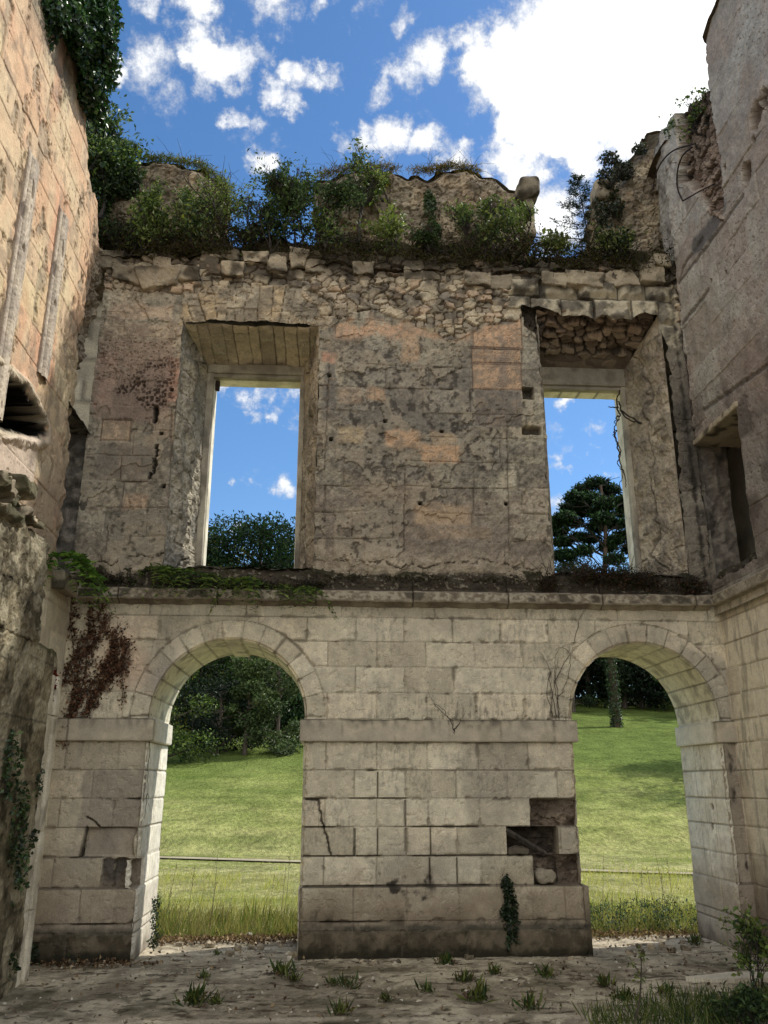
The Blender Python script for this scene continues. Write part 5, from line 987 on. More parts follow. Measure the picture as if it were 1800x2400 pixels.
vine('fan of bare thin vines on the wall just left of the right arch', [[(1310, 1685), (1306, 1620), (1300, 1560), (1312, 1520), (1350, 1510)], [(1305, 1680), (1290, 1600), (1285, 1560), (1262, 1524)], [(1300, 1600), (1320, 1560), (1345, 1515)], [(1306, 1640), (1330, 1590), (1338, 1540), (1318, 1515), (1302, 1525)], [(1345, 1510), (1358, 1450), (1375, 1425)], [(1296, 1680), (1282, 1610), (1300, 1560)], [(1310, 1660), (1300, 1600), (1310, 1540)]], .004)
vine('short bare vine trailing across the string course of the middle pier', [[(1064, 1720), (1060, 1690), (1035, 1670), (1012, 1640), (1004, 1620)], [(1062, 1700), (1050, 1680), (1030, 1655), (1008, 1650)], [(1066, 1712), (1080, 1690), (1092, 1665)], [(1062, 1710), (1072, 1700)]], .0045, -.06)
vine('bare vine creeping below the cream panel beside the left arch', [[(352, 1690), (350, 1760), (345, 1850), (352, 1900)], [(346, 1860), (338, 1920)]], .004, .0)
vine('thick twisted root hanging down inside the right edge of the right window', [[(1452, 915), (1445, 950), (1452, 975), (1440, 1005), (1446, 1035), (1456, 1060), (1448, 1085), (1460, 1110), (1450, 1142)], [(1440, 1020), (1448, 1045), (1452, 1080), (1466, 1120), (1466, 1142)], [(1450, 955), (1425, 954)], [(1447, 975), (1438, 992)], [(1445, 1010), (1436, 1020)], [(1450, 940), (1460, 970), (1480, 985), (1530, 1000), (1580, 1012), (1640, 1020)], [(1452, 960), (1500, 990), (1560, 1008), (1620, 1016)]], .013, .62, 'hanging root')
vine('faint bare vine on the plaster below the creeper', [[(60, 1500), (75, 1560), (70, 1640)]], .004, -1.0)
bar = thing('iron_bar', 'thin rusty iron bar across the top of the right window', 'iron bar', Q(1280, 912, 1.0)); tubes('rod', [([Q(1272, 905, 1.0), Q(1290, 912, 1.0), Q(1365, 916, 1.0), Q(1440, 915, 1.0), Q(1458, 908, 1.0)], .012, .012)], RUST, bar); block('bracket', Q(1272, 905, 1.0)[0]-.02, Q(1272, 905, 1)[0]+.05, .94, 1.04, Q(1272, 912, 1)[2]-.02, Q(1272, 912, 1)[2]+.1, RUST, bar, gcol, .03, .006, .02, 5); block('bracket', Q(1445, 905, 1.0)[0], Q(1445, 905, 1)[0]+.06, .94, 1.04, Q(1272, 912, 1)[2]-.02, Q(1272, 912, 1)[2]+.06, RUST, bar, gcol, .03, .006, .02, 6)
hk = thing('iron_hook', 'small dark iron pin stuck in the upper left corner of the left window', 'iron pin', Q(512, 905, 1.0)); block('pin', Q(506, 900, .98)[0], Q(516, 900, .98)[0], .95, 1.02, Q(512, 915, .98)[2], Q(512, 893, .98)[2], RUST, hk, gcol, .02, .006, .01, 7)
# spruce and mesh fence in the gap
sp = thing('young_spruce', 'slim young spruce against the sky in the gap left of the right-hand parapet', 'spruce', Q(1381, 580, .9)); rg = np.random.default_rng(98)
b = np.array(Q(1381, 580, .9)); tp = np.array(Q(1352, 408, .9)); pa = [(smoothpath([b, b*.6+tp*.4+np.array([.01, 0, 0]), tp]), .014, .003)]; NP_, ND = [], []
for k in range(46):
    u = .12+.86*k/46; c = b*(1-u)+tp*u; a = rg.uniform(0, 6.28); l = (1-u)*.62*rg.uniform(.55, 1.1)+.05; e = c+np.array([math.cos(a)*l, math.sin(a)*l*.7, l*rg.uniform(-.05, .35)]); m = (c+e)/2-np.array([0, 0, .03]); pth = smoothpath([c, m, e], 6); pa.append((pth, .005, .002))
    for q in pth[2:]:
        for r in range(7): NP_.append(q+rg.normal(0, .018, 3)); ND.append(rg.normal(0, .6, 3)+(e-c)/l)
tubes('trunk', pa, BARK_DARK, sp, 5); leaves('needles', np.array(NP_), .05, NEEDLE, sp, G_CON+[L(70, 80, 60)], .25, dirs=np.array(ND), rng=rg)
fe = thing('mesh_fence', 'blue grey wire mesh fence with posts across the gap in the wall top', 'fence', Q(1250, 560, 1.15))
FM, _t, _b = nt('fence_metal'); _b.inputs['Base Color'].default_value = (.10, .14, .2, 1); _b.inputs['Metallic'].default_value = .3; _b.inputs['Roughness'].default_value = .5
r0 = np.array(Q(1240, 556, 1.15)); r1 = np.array(Q(1425, 562, 1.15))
tubes('top_rail', [([r0, r1], .009, .009)], FM, fe, 6)
for u in (.33, .66, .97): q = r0*(1-u)+r1*u; tubes('post', [([q, q-np.array([0, 0, .7])], .012, .012)], FM, fe, 6)
wm = []
for k in range(60): q = r0+(r1-r0)*k/60; wm.append(([q, q+np.array([.35, 0, -.45])], .0016, .0016)); wm.append(([q, q+np.array([-.35, 0, -.45])], .0016, .0016))
tubes('wire_mesh', wm, FM, fe, 3)

# plank and stones in the robbed-out niche
pl = thing('plank', 'dark broken plank leaning across the hole in the middle pier', 'plank', (2.2, .05, 1.15))
A_, B_ = np.array([1.98, .02, 1.27]), np.array([2.42, .04, 1.02])
tubes('board', [([A_, (A_+B_)/2, B_], .032, .028)], WOOD, pl, 4, smooth=False)
st = thing('loose_stone', 'rounded loose stone resting on the ledge of the middle pier below the plank', 'stone', Q(1278, 2050, .05)); p = Q(1278, 2052, .06)
block('stone', p[0]-.12, p[0]+.12, -.02, .16, .715, .865, STONE, st, lambda x, y, z: lcc(x, y, z)*1.05, .02, .02, .07, 88, 9)
st = thing('loose_stone', 'pale broken stone lying inside the hole behind the plank', 'stone', (2.15, .1, 1.05)); block('stone', 2.0, 2.24, .02, .2, 1.012, 1.09, STONE, st, lambda x, y, z: lcc(x, y, z)*1.3, .02, .015, .03, 89, 9)

# floor plants, stones, litter
def tuft(px, py, s, seed, label, cols=G_MID, blades=60, kind='weed_tuft', group='weeds on the floor'):
    x, y = aZ(px, py, .01); rg = np.random.default_rng(seed); t = thing(kind, label, 'weed', (x, y, 0), group); n = int(blades); a = rg.uniform(0, 6.28, n); P = np.stack([x+rg.normal(0, s*.25, n), y+rg.normal(0, s*.25, n), np.zeros(n)], -1); D = np.stack([np.cos(a)*.5, np.sin(a)*.5, rg.uniform(.4, 1.3, n)], -1)
    leaves('leaves', P, s*rg.uniform(.5, 1.1, n), GRASS, t, cols, .16, dirs=D, rng=rg, fold=.05)
    n = blades; P = np.stack([x+rg.normal(0, s*.45, n), y+rg.normal(0, s*.45, n), rg.uniform(.005, s*.35, n)], -1); leaves('low_leaves', P, s*.28, LEAF, t, [L(62, 66, 36), L(78, 84, 44), L(86, 64, 44)], .5, rng=rg, up=.6)
TU = [(508, 2236, .11, 'weed rosette on the pale sill of the left arch'), (660, 2283, .17, 'bright grass tuft on the floor in front of the left edge of the middle pier'), (690, 2295, .09, 'small weed just right of the bright grass tuft'), (478, 2290, .10, 'weed with upright stalk on the floor below the left arch'), (455, 2352, .15, 'low spreading weed near the bottom, left of centre'), (505, 2350, .10, 'thin weed right beside the low spreading weed'), (780, 2305, .10, 'weed pair member on the floor below the pier, left one'), (815, 2312, .12, 'weed pair member on the floor below the pier, right one'), (798, 2372, .12, 'weed near the bottom edge, below the pier'), (1044, 2258, .14, 'dark weed clump close to the foot of the middle pier'), (1160, 2282, .16, 'broad green weed clump in front of the pier ivy'), (1088, 2298, .11, 'brownish weed on the floor centre right'), (1282, 2290, .15, 'spiky dark weed below the right corner of the middle pier'), (1418, 2308, .14, 'upright weed below the right arch'), (1116, 2342, .19, 'tall tuft with dark base in the middle foreground'), (1004, 2322, .10, 'faint weed in the middle foreground, left of the tall tuft'), (905, 2342, .10, 'small weed on the foreground floor under the middle of the pier'), (1242, 2362, .13, 'weed in the right foreground, right of the tall tuft'), (1466, 2342, .14, 'stalky weed in the right foreground'), (1630, 2212, .17, 'spiky weed in front of the right jamb of the right arch'), (935, 2236, .08, 'weed sprouting at the foot of the middle pier, left half'), (1560, 2330, .13, 'thin weed beside the white slab')]
for i, (px, py, s, lb) in enumerate(TU): tuft(px, py, s*(.8+.5*((i*37) % 10)/10), 700+i, lb, G_OLIVE+[L(70, 92, 50), L(60, 76, 42)]+([L(90, 80, 52)] if i % 3 else [L(70, 110, 60)]), 26+(i*13) % 30)
fg = plant('nettle_bush', 'leafy green bush at the right edge of the foreground floor', 'bush', (*aZ(1775, 2330, 0), 0), .62, .45, 9, 1, 120, .055, 8, G_MID+G_LIGHT+G_OLIVE, scat=.05, upb=.7, r0=.006)
plant('nettle_bush', 'lower leafy weed bush in the bottom right corner', 'bush', (*aZ(1760, 2420, 0), 0), .25, .8, 10, 1, 121, .045, 10, G_MID+G_DARK, scat=.06, r0=.005)
x, y = aZ(1480, 2420, 0); t = thing('tall_weed', 'single tall leaning weed stem in the right foreground', 'weed', (x, y, 0)); s0 = np.array([x, y, 0]); s1 = np.array([x+.11, y, .38]); s2 = s1+np.array([.02, .02, .14])
tubes('stem', [(smoothpath([s0, (s0+s1)/2+np.array([.02, 0, 0]), s1, s2]), .010, .003), ([s1, s1+np.array([-.06, 0, .08])], .003, .002), ([s1, s1+np.array([.07, 0, .05])], .003, .002)], BARK, t, 5); rg = np.random.default_rng(5)
leaves('leaves', np.concatenate([s2+rg.normal(0, .02, (14, 3)), s1+np.array([-.06, 0, .08])+rg.normal(0, .015, (8, 3)), s1+rg.normal(0, .03, (12, 3))]), .05, LEAF, t, G_OLIVE, .4, rng=rg)
rg = np.random.default_rng(130); n = 2600; X = np.stack([rg.uniform(2.0, 4.0, n), rg.uniform(-3.0, -2.0, n), np.zeros(n)], -1); X = X[(X[:, 0]-2.0)*.5+rg.random(len(X))*.7 > (X[:, 1]+3.1)*.9]; D = rg.normal(0, .35, X.shape); D[:, 2] = 1
o = leaves('foreground_grass', X, .17, GRASS, None, G_OLIVE+G_MID, .05, dirs=D, rng=rg, fold=.02); setp(o, 'loose green grass in the bottom right of the floor', 'grass', kind='stuff')
def stone_thing(px, py, s, seed, label, white=False, sc=(1, 1, .6), name='loose_stone', group='loose stones on the floor'):
    x, y = aZ(px, py, 0); t = block(name, x-s*sc[0]/2, x+s*sc[0]/2, y-s*sc[1]/2, y+s*sc[1]/2, -.01, s*sc[2], STONE, None, (lambda x, y, z: L(214, 204, 184)+0*x[:, None]) if white else (lambda x, y, z: gcol(x, y, z)), s*.12, s*.12, s*.3, seed, 3/s); 
    setp(t, label, 'stone', group); return t
stone_thing(1310, 2232, .17, 140, 'grey rounded stone leaning on the foot of the middle pier at right', sc=(1, .5, 1.1))
stone_thing(1342, 2235, .09, 141, 'small grey stone just right of the rounded stone at the pier foot')
stone_thing(1273, 2240, .06, 142, 'small pale stone left of the rounded stone at the pier foot', True)
stone_thing(1155, 2240, .05, 143, 'small pale stone at the pier foot beside the ivy', True)
stone_thing(585, 2195, .07, 144, 'pale stone among the litter in the left arch', True)
stone_thing(910, 2240, .06, 145, 'white stone at the foot of the pier left of the dark weed', True)
stone_thing(1372, 2226, .05, 146, 'white chip standing near the right end of the pier foot', True, (1, .5, 2))
stone_thing(678, 2248, .05, 147, 'white pebble at the left corner of the middle pier', True)
x, y = aZ(1700, 2300, 0); t = thing('stone_slab', 'flat pale broken slab on the floor by the right-hand bush', 'slab', (x, y, 0))
rgp = rough_poly([(x-.38, y-.02), (x-.1, y-.14), (x+.42, y-.13), (x+.5, y+.12), (x+.15, y+.16)], .06, .006, 9)
Pn = np.array(rgp); m = len(Pn); V = np.concatenate([np.c_[Pn, np.full(m, .05)], np.c_[Pn, np.zeros(m)], [[x+.05, y, .05]]]); tri = [[k, (k+1) % m, 2*m] for k in range(m)]+[[k, k+m, (k+1) % m] for k in range(m)]+[[(k+1) % m, k+m, (k+1) % m+m] for k in range(m)]
mesh('slab', V, tri, STONE, t, np.tile(L(214, 204, 178), (len(V), 1)))
rg = np.random.default_rng(149); DB = []
for k in range(34):
    x = rg.uniform(-2.9, 4.5); y = -.12-abs(rg.normal(0, .18)) if -.3 < x < 2.9 or x < -2.1 or x > 4.5 else rg.uniform(.0, 1.0); DB.append((x, y, rg.uniform(.02, .055)))
for k, (x, y, q) in enumerate(DB):
    o = block('stone_chip', x-q, x+q, y-q*.8, y+q*.8, -.01, q*rg.uniform(.6, 1.3), STONE, None, gcol if k % 3 else (lambda x, y, z: gcol(x, y, z)*1.3), q*.35, q*.3, q*.25, 900+k, 2.2/q); setp(o, 'small angular stone fallen on the floor near the foot of the arched wall', 'stone', 'stones fallen along the wall foot')
rg = np.random.default_rng(150); n = 900; X = np.stack([rg.uniform(-3, 4.6, n), rg.uniform(-3.2, 1.1, n), np.full(n, .012)], -1)
V, Fc, Cc = [], [], []
for k in range(n):
    s = rg.uniform(.006, .02)*(1.6 if rg.random() < .08 else 1); d = rg.normal(0, 1, (6, 3))*.35; oc = np.array([[1, 0, 0], [0, 1, 0], [-1, 0, 0], [0, -1, 0], [0, 0, .7], [0, 0, -.5]])+d; V.append(X[k]+oc*s); b = 6*k; Fc += [[b, b+1, b+4], [b+1, b+2, b+4], [b+2, b+3, b+4], [b+3, b, b+4], [b+1, b, b+5], [b+2, b+1, b+5], [b+3, b+2, b+5], [b, b+3, b+5]]; Cc.append(np.tile((L(206, 196, 172) if rg.random() < .45 else L(120, 104, 84)), (6, 1)))
setp(mesh('gravel', np.concatenate(V), Fc, STONE, None, np.concatenate(Cc)), 'small chips of stone scattered over the floor', 'gravel', kind='stuff')
n = 2600; P = np.concatenate([np.stack([rg.uniform(-2.0, -.3, n//2), rg.normal(1.12, .1, n//2), np.full(n//2, .03)], -1), np.stack([rg.uniform(2.9, 4.5, n//4), rg.normal(1.15, .1, n//4), np.full(n//4, .03)], -1), np.stack([rg.normal(-2.4, .35, n//8), -.1-np.abs(rg.normal(0, .12, n//8)), np.full(n//8, .02)], -1), np.stack([rg.uniform(-3, 4.6, n//8), rg.uniform(-3, 1, n//8), np.full(n//8, .02)], -1)])
setp(leaves('leaf_litter', P+rg.normal(0, .012, P.shape), .045, DRYLEAF, None, [L(132, 108, 84), L(104, 82, 62), L(160, 138, 108), L(78, 62, 48)], .6, rng=rg, up=1.), 'brown fallen leaves lying on the sills of the arches', 'fallen leaves', kind='stuff')

# ------------------------------------------------------------------ meadow grass beyond the arches
def meadow(name, label, x0, x1, y0, y1, n, h, cols, seed, wid=.03, dens=None, mat=None):
    rg = np.random.default_rng(seed); X = rg.uniform(x0, x1, n); Y = y0+(y1-y0)*rg.random(n)**1.3
    if dens is not None: k = rg.random(n) < dens(X, Y); X, Y = X[k], Y[k]
    P = np.stack([X, Y, tz(X, Y)-.02], -1); D = rg.normal(0, .22, P.shape); D[:, 2] = 1; D[:, 0] += .1; s = h*(.35+.65*vn(X*2, Y*2, 9))*rg.uniform(.5, 1.15, len(X))
    return setp(leaves(name, P, s, mat or GRASS, None, cols, wid, dirs=D, rng=rg, fold=.03), label, 'grass', kind='stuff')
MC = [L(120, 128, 64), L(96, 112, 50), L(150, 142, 84), L(170, 158, 104), L(84, 104, 44)]
meadow('tall_grass', 'tall rank grass standing just outside the two arches', -5, 9, 1.3, 3.4, 30000, .36, MC+[L(160, 146, 100), L(140, 120, 84)], 160, .03)
meadow('tall_grass', 'sparser pale grass between the tall grass and the path', -7, 12, 2.8, 9, 34000, .2, [L(196, 188, 118), L(176, 178, 98), L(206, 198, 136)], 161, .06)
meadow('short_grass', 'short grass blades of the mown lawn beyond the path', -12, 18, 8, 26, 42000, .09, [L(158, 172, 80), L(140, 160, 66), L(184, 186, 108)], 162, .22)
rg = np.random.default_rng(163); pa = []; SP = []
for k in range(26):
    x = rg.uniform(-2.6, -.1) if k < 16 else rg.uniform(2.8, 5.2); y = rg.uniform(1.5, 2.6); hgt = rg.uniform(.55, .95); a = np.array([x, y, 0]); e = a+np.array([rg.normal(.03, .07), rg.normal(0, .05), hgt]); pa.append(([a, (a+e)/2+rg.normal(0, .01, 3), e], .0028, .0015))
    for q in range(16): SP.append(e-(e-a)*.35*rg.random()+rg.normal(0, .006, 3))
t = thing('seed_stalks', 'thin brown seed stalks rising from the tall grass outside the arches', 'grass', (-1, 2, 0)); t['kind'] = 'stuff'; tubes('stalks', pa, BARK, t, 4); leaves('seed_heads', np.array(SP), .022, DRYLEAF, t, [L(120, 104, 70), L(150, 136, 96)], .5, rng=rg)
blobplant('ground_weeds', 'low dark leafy weeds outside the right arch', 'weeds', (3.8, 1.8, 0), [(3.05, 1.55, .15, .3, .3, .22), (3.5, 1.5, .12, .35, .25, .25), (4.0, 1.6, .15, .35, .3, .22), (4.5, 1.5, .15, .4, .3, .3), (2.8, 1.8, .2, .3, .3, .25), (4.9, 1.6, .2, .3, .3, .3)], 5200, .035, G_DARK+G_GREY, 164)

# ------------------------------------------------------------------ trees beyond
def crown(cx, cy, z0, z1, r, n, seed, conic=0.):
    rg = np.random.default_rng(seed); out = []
    for k in range(n):
        u = (k+.5)/n; z = z0+(z1-z0)*u; rr = r*((1-u)**.8 if conic else math.sin(math.pi*(.16+.68*u))**.7); a = rg.uniform(0, 6.28); q = rr*math.sqrt(rg.random())*.85; s = r*rg.uniform(.26, .45)*(.5+.6*(rr/r)); out.append((cx+math.cos(a)*q, cy+math.sin(a)*q, z, s, s, s*.75))
    return out
def tree(label, cx, cy, h, r, n, leaf, cols, seed, z0=.15, conic=0., name='tree', cat='tree', group='trees beyond the lawn', mat=None, nb=26, aspect=.5):
    g = float(tz(np.array([cx*1.]), np.array([cy*1.]))[0]); return blobplant(name, label, cat, (cx, cy, g), crown(cx, cy, g+h*z0, g+h*.93, r, nb, seed, conic), n, leaf, cols, seed, mat, aspect, trunk=([(cx, cy, g-.2), (cx+.1, cy, g+h*.5), (cx, cy, g+h*.93)], max(.12, h*.022), .05), group=group, shell=.3, barkm=BARK)
def X_at(px, Y): return aY(px, 1500, Y)[0]
tree('olive green bush behind the lawn, at the right of the left arch view', X_at(655, 31), 31, 4.4, 2.0, 9000, .17, [L(70, 88, 50), L(52, 70, 38), L(96, 110, 70)], 170, .0, name='laurel_bush', cat='bush', group='bushes behind the lawn', nb=22)
tree('pale leaved bush in the middle of the left arch view', X_at(585, 30.5), 30.5, 4.9, 1.3, 6000, .17, [L(84, 98, 54), L(62, 80, 42)], 171, .15, name='laurel_bush', cat='bush', group='bushes behind the lawn', nb=14)
tree('dark glossy bush at the lawn edge in the centre of the left arch', X_at(520, 30.5), 31, 3.4, 2.2, 8000, .16, [L(18, 32, 22), L(28, 44, 26)], 172, .0, name='laurel_bush', cat='bush', group='bushes behind the lawn', nb=20)
tree('yellow green branches at the left side of the left arch view', X_at(400, 28), 28.5, 4.4, 2.3, 7000, .16, [L(96, 114, 48), L(60, 80, 34), L(44, 62, 28)], 173, .0, name='hazel_bush', cat='bush', group='bushes behind the lawn', nb=18)
tree('bright green tree overhanging the top left of the left arch view', X_at(470, 33), 33, 8.0, 2.9, 9000, .2, [L(36, 54, 26), L(26, 42, 22), L(70, 92, 42)], 174, .35, nb=20)
tree('broad dark yew rising into the lower right of the left window', X_at(600, 40), 40, 12.9, 4.6, 34000, .27, G_CON+[L(40, 66, 36)], 175, .0, 0., name='yew', mat=NEEDLE, nb=46, aspect=.45)
tree('dark yew beside the taller one, filling the right edge of the left window', X_at(705, 43), 43, 12.2, 3.8, 28000, .27, G_CON, 176, .0, 0., name='yew', mat=NEEDLE, nb=40, aspect=.45)
tree('yellow tinged tree at the lower left of the left window', X_at(497, 41), 41, 12.0, 3.0, 14000, .22, G_YEL+[L(70, 96, 40), L(60, 84, 36)], 177, .0, nb=30)
tree('dark tree behind the yellow tinged tree', X_at(420, 46), 46, 11.5, 4.0, 12000, .24, G_DARK, 178, .0, nb=30)
for k, (px, Y, h, r, lb) in enumerate(((1250, 57, 11, 4.5, 'dark forest tree hidden partly by the left side of the right arch'), (1370, 60, 12.5, 4.5, 'dark forest tree just left of the ivy covered pine trunk'), (1490, 59, 12, 4.5, 'dark forest tree right of the pine trunk'), (1590, 57, 11, 4.5, 'dark forest tree at the right side of the right arch view'), (1120, 60, 12, 5, 'dark forest tree further left behind the middle pier'), (1700, 58, 12, 5, 'dark forest tree furthest right behind the right wall'), (900, 54, 12, 5, 'dark tree behind the middle pier'), (760, 48, 12, 4.2, 'dark tree between the yews and the forest'), (560, 47, 10.5, 4.2, 'dark tree closing the gap behind the yews'))):
    tree(lb, X_at(px, Y), Y, h, r, 15000, .3, [L(16, 28, 18), L(22, 38, 22), L(32, 52, 28)], 180+k, .0, nb=34)
tree('mid green tree behind the foot of the pine', X_at(1450, 58), 58, 12.5, 3.2, 10000, .25, G_DARK+[L(60, 78, 44)], 190, .1, nb=24)
tree('dark evergreen to the left of the pine foot in the right window', X_at(1330, 53), 53, 12.2, 2.6, 10000, .24, G_DARK, 191, .05, nb=24)
tree('lacy low branches reaching into the right arch view', X_at(1590, 50), 50, 5.0, 2.0, 3500, .2, [L(84, 110, 60), L(60, 86, 44)], 192, .2, nb=12)
tree('shade tree on the slope to the right, beyond the right arch', 21.5, 27, 13, 4.6, 16000, .34, G_MID, 193, .3, nb=30)
tree('second shade tree on the slope to the right, further back', 27.5, 34, 12, 4, 9000, .34, G_MID, 194, .25, nb=30)
# distant woodland behind
rg = np.random.default_rng(195); n = 60000; X = rg.uniform(-70, 90, n); Y = rg.uniform(64, 80, n); Z = tz(X, np.minimum(Y, 70.))+rg.random(n)**.8*(8+5*vn(X*.15, Y*0+3, 4)); 
setp(leaves('woodland', np.stack([X, Y, Z], -1), .9, LEAF, None, G_DARK, .6, rng=rg), 'dark continuous woodland behind the hill lawn', 'woodland', kind='stuff')
# Scots pine with an ivy-covered trunk
px0, py0 = 17.77, 43.3; g = 4.95
pine = thing('pine_tree', 'tall pine with layered crown and ivy clad trunk, seen through the right window', 'pine', (px0, py0, g)); rg = np.random.default_rng(200)
pads = [(1398, 1133, 34, 12), (1365, 1148, 26, 11), (1430, 1150, 28, 12), (1345, 1165, 24, 10), (1450, 1175, 26, 11), (1385, 1168, 30, 12), (1420, 1180, 30, 11), (1335, 1190, 28, 11), (1372, 1200, 28, 10), (1460, 1200, 26, 11), (1322, 1212, 26, 10), (1410, 1215, 30, 10), (1345, 1225, 26, 9), (1476, 1225, 24, 12), (1440, 1228, 28, 10), (1312, 1245, 22, 11), (1465, 1255, 30, 11), (1318, 1270, 26, 10), (1355, 1258, 20, 7), (1440, 1265, 20, 8), (1310, 1300, 26, 10), (1480, 1285, 28, 12), (1335, 1300, 18, 8), (1500, 1240, 26, 12), (1300, 1225, 18, 9), (1510, 1275, 26, 12), (1400, 1235, 30, 10), (1385, 1262, 26, 9), (1425, 1282, 24, 9), (1370, 1290, 22, 9), (1360, 1182, 26, 9), (1405, 1198, 26, 8), (1440, 1310, 26, 9)]
trk = np.array([(px0, py0, g-.2), (px0-.05, py0, 9), (17.6, py0, 13), (17.9, py0, 16), (18.1, py0, 18.5), (18.0, py0, 21)]); TP = smoothpath(trk, 10)
tubes('trunk', [(TP, .26, .08)], bark_mat('pine_bark', (.05, .032, .022), (.11, .07, .045), 6), pine, 10); Ps, Ns, Cs, lim = [], [], [], []
for (a, b, c, d) in pads:
    Y = py0+rg.uniform(-2.4, 2.4); x, z = aY(a, b, Y); s = (Y+10)/F; e = np.array([x, Y, z]); rr = c*s; m = 900; dd = rg.normal(0, 1, (m, 3)); dd /= np.linalg.norm(dd, axis=1, keepdims=True); r = rg.random(m)**.4
    Ps.append(e+dd*r[:, None]*np.array([rr, rr*.9, d*s])+rg.normal(0, .05, (m, 3))); Ns.append(dd); Cs.append(np.array(G_CON+[L(60, 88, 52)])[rg.integers(0, 4, m)]*(.7+.8*sm(-.3, .9, dd[:, 2]))[:, None])  # top light painted into the needles: pads paler above, darker underneath
    k = TP[np.argmin(abs(TP[:, 2]-(z-.45*abs(x-px0)-.3)))]; mid = (k+e)/2+rg.normal(0, .35, 3); lim.append((smoothpath([k, mid, e], 7), .06, .02))
    for q in range(3): e2 = e+rg.normal(0, 1, 3)*np.array([rr*.7, rr*.6, d*s*.6]); lim.append((smoothpath([mid, (mid+e2)/2+rg.normal(0, .15, 3), e2], 5), .04, .01))
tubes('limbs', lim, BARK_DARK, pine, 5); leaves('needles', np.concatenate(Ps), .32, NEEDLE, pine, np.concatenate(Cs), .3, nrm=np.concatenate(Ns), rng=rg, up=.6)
n = 2600; z = rg.uniform(g, 13, n); a = rg.uniform(0, 6.28, n); r = .27+rg.random(n)*.10; xx = np.interp(z, TP[:, 2], TP[:, 0]); P = np.stack([xx+np.cos(a)*r, py0+np.sin(a)*r, z], -1)
leaves('ivy', P, .14, IVY, pine, G_DARK+G_MID, .8, nrm=np.stack([np.cos(a), np.sin(a), a*0], -1), rng=rg, up=0)

# ------------------------------------------------------------------ sky, sun, camera
EL, AZ = math.radians(51), math.radians(64)      # azimuth from +Y towards +X
w = bpy.data.worlds.new('World'); SC.world = w; w.use_nodes = True; t = w.node_tree; bg = t.nodes['Background']
sky = N(t, 'ShaderNodeTexSky', sky_type='NISHITA'); sky.sun_disc = False; sky.sun_elevation = EL; sky.sun_rotation = AZ; sky.air_density = 1.0; sky.dust_density = .3; sky.ozone_density = 2.5; sky.altitude = 200
hs = N(t, 'ShaderNodeHueSaturation'); hs.inputs['Saturation'].default_value = 1.2; hs.inputs['Value'].default_value = 1.66; t.links.new(sky.outputs[0], hs.inputs['Color'])
tc = N(t, 'ShaderNodeTexCoord'); nz = N(t, 'ShaderNodeTexNoise'); nz.inputs['Scale'].default_value = 13; nz.inputs['Detail'].default_value = 11; nz.inputs['Roughness'].default_value = .72; t.links.new(tc.outputs['Generated'], nz.inputs['Vector'])
wn = N(t, 'ShaderNodeTexNoise'); wn.inputs['Scale'].default_value = 22; wn.inputs['Detail'].default_value = 6; wn.inputs['Roughness'].default_value = .6; t.links.new(tc.outputs['Generated'], wn.inputs['Vector'])
sb = N(t, 'ShaderNodeVectorMath', operation='SUBTRACT'); sb.inputs[1].default_value = (.5, .5, .5); t.links.new(wn.outputs['Color'], sb.inputs[0]); sc2 = N(t, 'ShaderNodeVectorMath', operation='SCALE'); sc2.inputs['Scale'].default_value = .085; t.links.new(sb.outputs[0], sc2.inputs[0])
av = N(t, 'ShaderNodeVectorMath', operation='ADD'); t.links.new(tc.outputs['Generated'], av.inputs[0]); t.links.new(sc2.outputs[0], av.inputs[1])
CL = [(1180, 150, 85, 1.5), (1240, 290, 95, 1.5), (1350, 190, 190, 1.5), (1500, 170, 210, 1.5), (1440, 20, 150, 1.5), (1600, 280, 170, 1.5), (1130, 120, 70, .9), (1190, 380, 60, .9), (1350, 330, 80, 1.5), (1240, 440, 55, .8), (1300, 500, 75, .85), (1290, 560, 60, .8), (1500, 400, 60, .5), (1290, 60, 60, .8), (1150, 60, 50, .7), (1700, 100, 200, 1.5), (1750, 400, 200, 1.5),
      (470, 105, 62, .95), (520, 145, 66, 1), (575, 160, 52, .9), (430, 130, 42, .8), (625, 135, 40, .6), (480, 190, 50, .55), (695, 180, 46, .85), (650, 215, 44, .8), (680, 245, 34, .7), (745, 200, 36, .75), (785, 210, 32, .65), (552, 278, 34, .75), (585, 290, 30, .5), (400, 230, 45, .5), (380, 270, 40, .5), (330, 140, 60, .55), (345, 190, 42, .45), (275, 150, 40, .8),
      (355, 15, 44, .75), (470, 5, 55, .8), (640, 10, 60, .65), (745, 15, 36, .5), (870, 5, 50, .5), (930, 55, 38, .6), (1010, 140, 60, .75), (960, 185, 50, .7), (895, 195, 40, .65), (1050, 110, 44, .7), (925, 320, 46, .75), (1010, 320, 50, .8), (870, 310, 40, .65), (1085, 355, 42, .65), (620, 390, 40, .7), (600, 415, 30, .5), (800, 330, 34, .6), (560, 340, 30, .3), (450, 340, 30, .35), (830, 80, 26, .35), (1120, 230, 40, .6),
      (590, 918, 30, .6), (625, 915, 30, .66), (680, 920, 34, .66), (600, 962, 26, .62), (640, 965, 28, .66), (680, 985, 22, .55), (585, 1050, 16, .45), (590, 1125, 22, .52), (560, 1128, 16, .45), (660, 1150, 24, .55), (550, 1230, 26, .55), (530, 905, 26, .55), (1315, 945, 26, .75), (1345, 932, 20, .6), (1400, 1000, 24, .5), (1310, 1010, 28, .45), (1330, 1035, 24, .5), (1300, 1060, 24, .5), (1365, 1080, 18, .55), (1325, 1090, 24, .5), (1405, 1070, 14, .6), (1435, 1100, 20, .6), (1400, 1120, 18, .4), (1300, 1100, 22, .4), (1440, 1030, 24, .5), (1360, 915, 40, .5), (1300, 1200, 40, .5)]
last = None
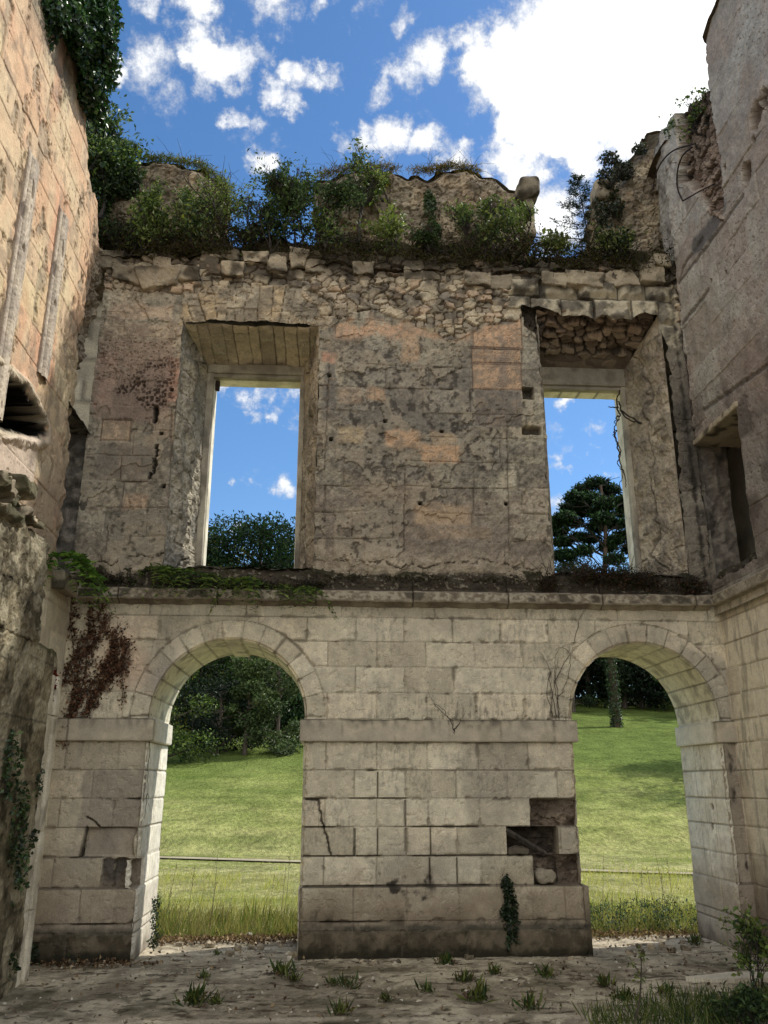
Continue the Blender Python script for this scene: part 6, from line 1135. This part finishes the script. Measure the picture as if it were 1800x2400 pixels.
for (a, b, r, s) in CL:
    d = Vector(ray(a, b)); k = 1/d.length; d.normalize()
    ds = N(t, 'ShaderNodeVectorMath', operation='DISTANCE'); t.links.new(av.outputs[0], ds.inputs[0]); ds.inputs[1].default_value = d
    mr = N(t, 'ShaderNodeMapRange', interpolation_type='SMOOTHSTEP'); rr = r/F*k*1.12; mr.inputs['From Min'].default_value = rr*1.55; mr.inputs['From Max'].default_value = rr*.15; mr.inputs['To Max'].default_value = s; t.links.new(ds.outputs['Value'], mr.inputs['Value'])
    if last is None: last = mr.outputs[0]
    else: m_ = N(t, 'ShaderNodeMath', operation='MAXIMUM'); t.links.new(last, m_.inputs[0]); t.links.new(mr.outputs[0], m_.inputs[1]); last = m_.outputs[0]
# unseen cloud cover added behind the viewer to brighten the shaded walls
sx = N(t, 'ShaderNodeSeparateXYZ'); t.links.new(tc.outputs['Generated'], sx.inputs[0])
bk = N(t, 'ShaderNodeMapRange', interpolation_type='SMOOTHSTEP'); bk.inputs['From Min'].default_value = .12; bk.inputs['From Max'].default_value = -.35; bk.inputs['To Max'].default_value = 1.0; t.links.new(sx.outputs['Y'], bk.inputs['Value'])
m_ = N(t, 'ShaderNodeMath', operation='MAXIMUM'); t.links.new(last, m_.inputs[0]); t.links.new(bk.outputs[0], m_.inputs[1]); last = m_.outputs[0]
# density = mask + noise
f1 = N(t, 'ShaderNodeMath', operation='MULTIPLY_ADD'); t.links.new(nz.outputs['Fac'], f1.inputs[0]); f1.inputs[1].default_value = 3.0; f1.inputs[2].default_value = -1.78
f2 = N(t, 'ShaderNodeMath', operation='MULTIPLY_ADD'); t.links.new(last, f2.inputs[0]); f2.inputs[1].default_value = 1.35; t.links.new(f1.outputs[0], f2.inputs[2])
dn = N(t, 'ShaderNodeMapRange', interpolation_type='SMOOTHSTEP'); dn.inputs['From Min'].default_value = 0; dn.inputs['From Max'].default_value = .95; t.links.new(f2.outputs[0], dn.inputs['Value'])
cm = N(t, 'ShaderNodeMapRange'); cm.inputs['From Min'].default_value = .0; cm.inputs['From Max'].default_value = 1.0; cm.inputs['From Min'].default_value = .3; cm.inputs['From Max'].default_value = 1.35; cm.inputs['To Min'].default_value = 8.0; cm.inputs['To Max'].default_value = 15.5; t.links.new(f2.outputs[0], cm.inputs['Value'])
cc_ = N(t, 'ShaderNodeVectorMath', operation='SCALE'); cc_.inputs[0].default_value = (.98, .99, 1.0); t.links.new(cm.outputs[0], cc_.inputs['Scale'])
mxn = N(t, 'ShaderNodeMix', data_type='RGBA'); t.links.new(dn.outputs[0], mxn.inputs[0]); t.links.new(hs.outputs[0], mxn.inputs[6]); t.links.new(cc_.outputs[0], mxn.inputs[7]); t.links.new(mxn.outputs[2], bg.inputs['Color']); bg.inputs['Strength'].default_value = .1
sl = bpy.data.lights.new('sun', 'SUN'); sl.energy = 4.2; sl.angle = math.radians(.7); sl.color = (1, .95, .86)
so = bpy.data.objects.new('sun', sl); COL.objects.link(so); dv = Vector((math.cos(EL)*math.sin(AZ), math.cos(EL)*math.cos(AZ), math.sin(EL))); so.rotation_euler = dv.to_track_quat('Z', 'Y').to_euler(); so.location = (20, 10, 30)
cd = bpy.data.cameras.new('camera'); cam = bpy.data.objects.new('camera', cd); COL.objects.link(cam); SC.camera = cam
cam.location = CAM; cd.sensor_fit = 'HORIZONTAL'; cd.sensor_width = 36; cd.lens = 36*F/1800; cd.clip_start = .05; cd.clip_end = 2000
cam.rotation_euler = (math.pi/2+PITCH, 0, -YAW)
SC.view_settings.view_transform = 'Standard'; SC.view_settings.look = 'None'; SC.view_settings.exposure = 0; SC.view_settings.gamma = 1
SC.cycles.max_bounces = 8; SC.cycles.diffuse_bounces = 5; SC.cycles.transparent_max_bounces = 8
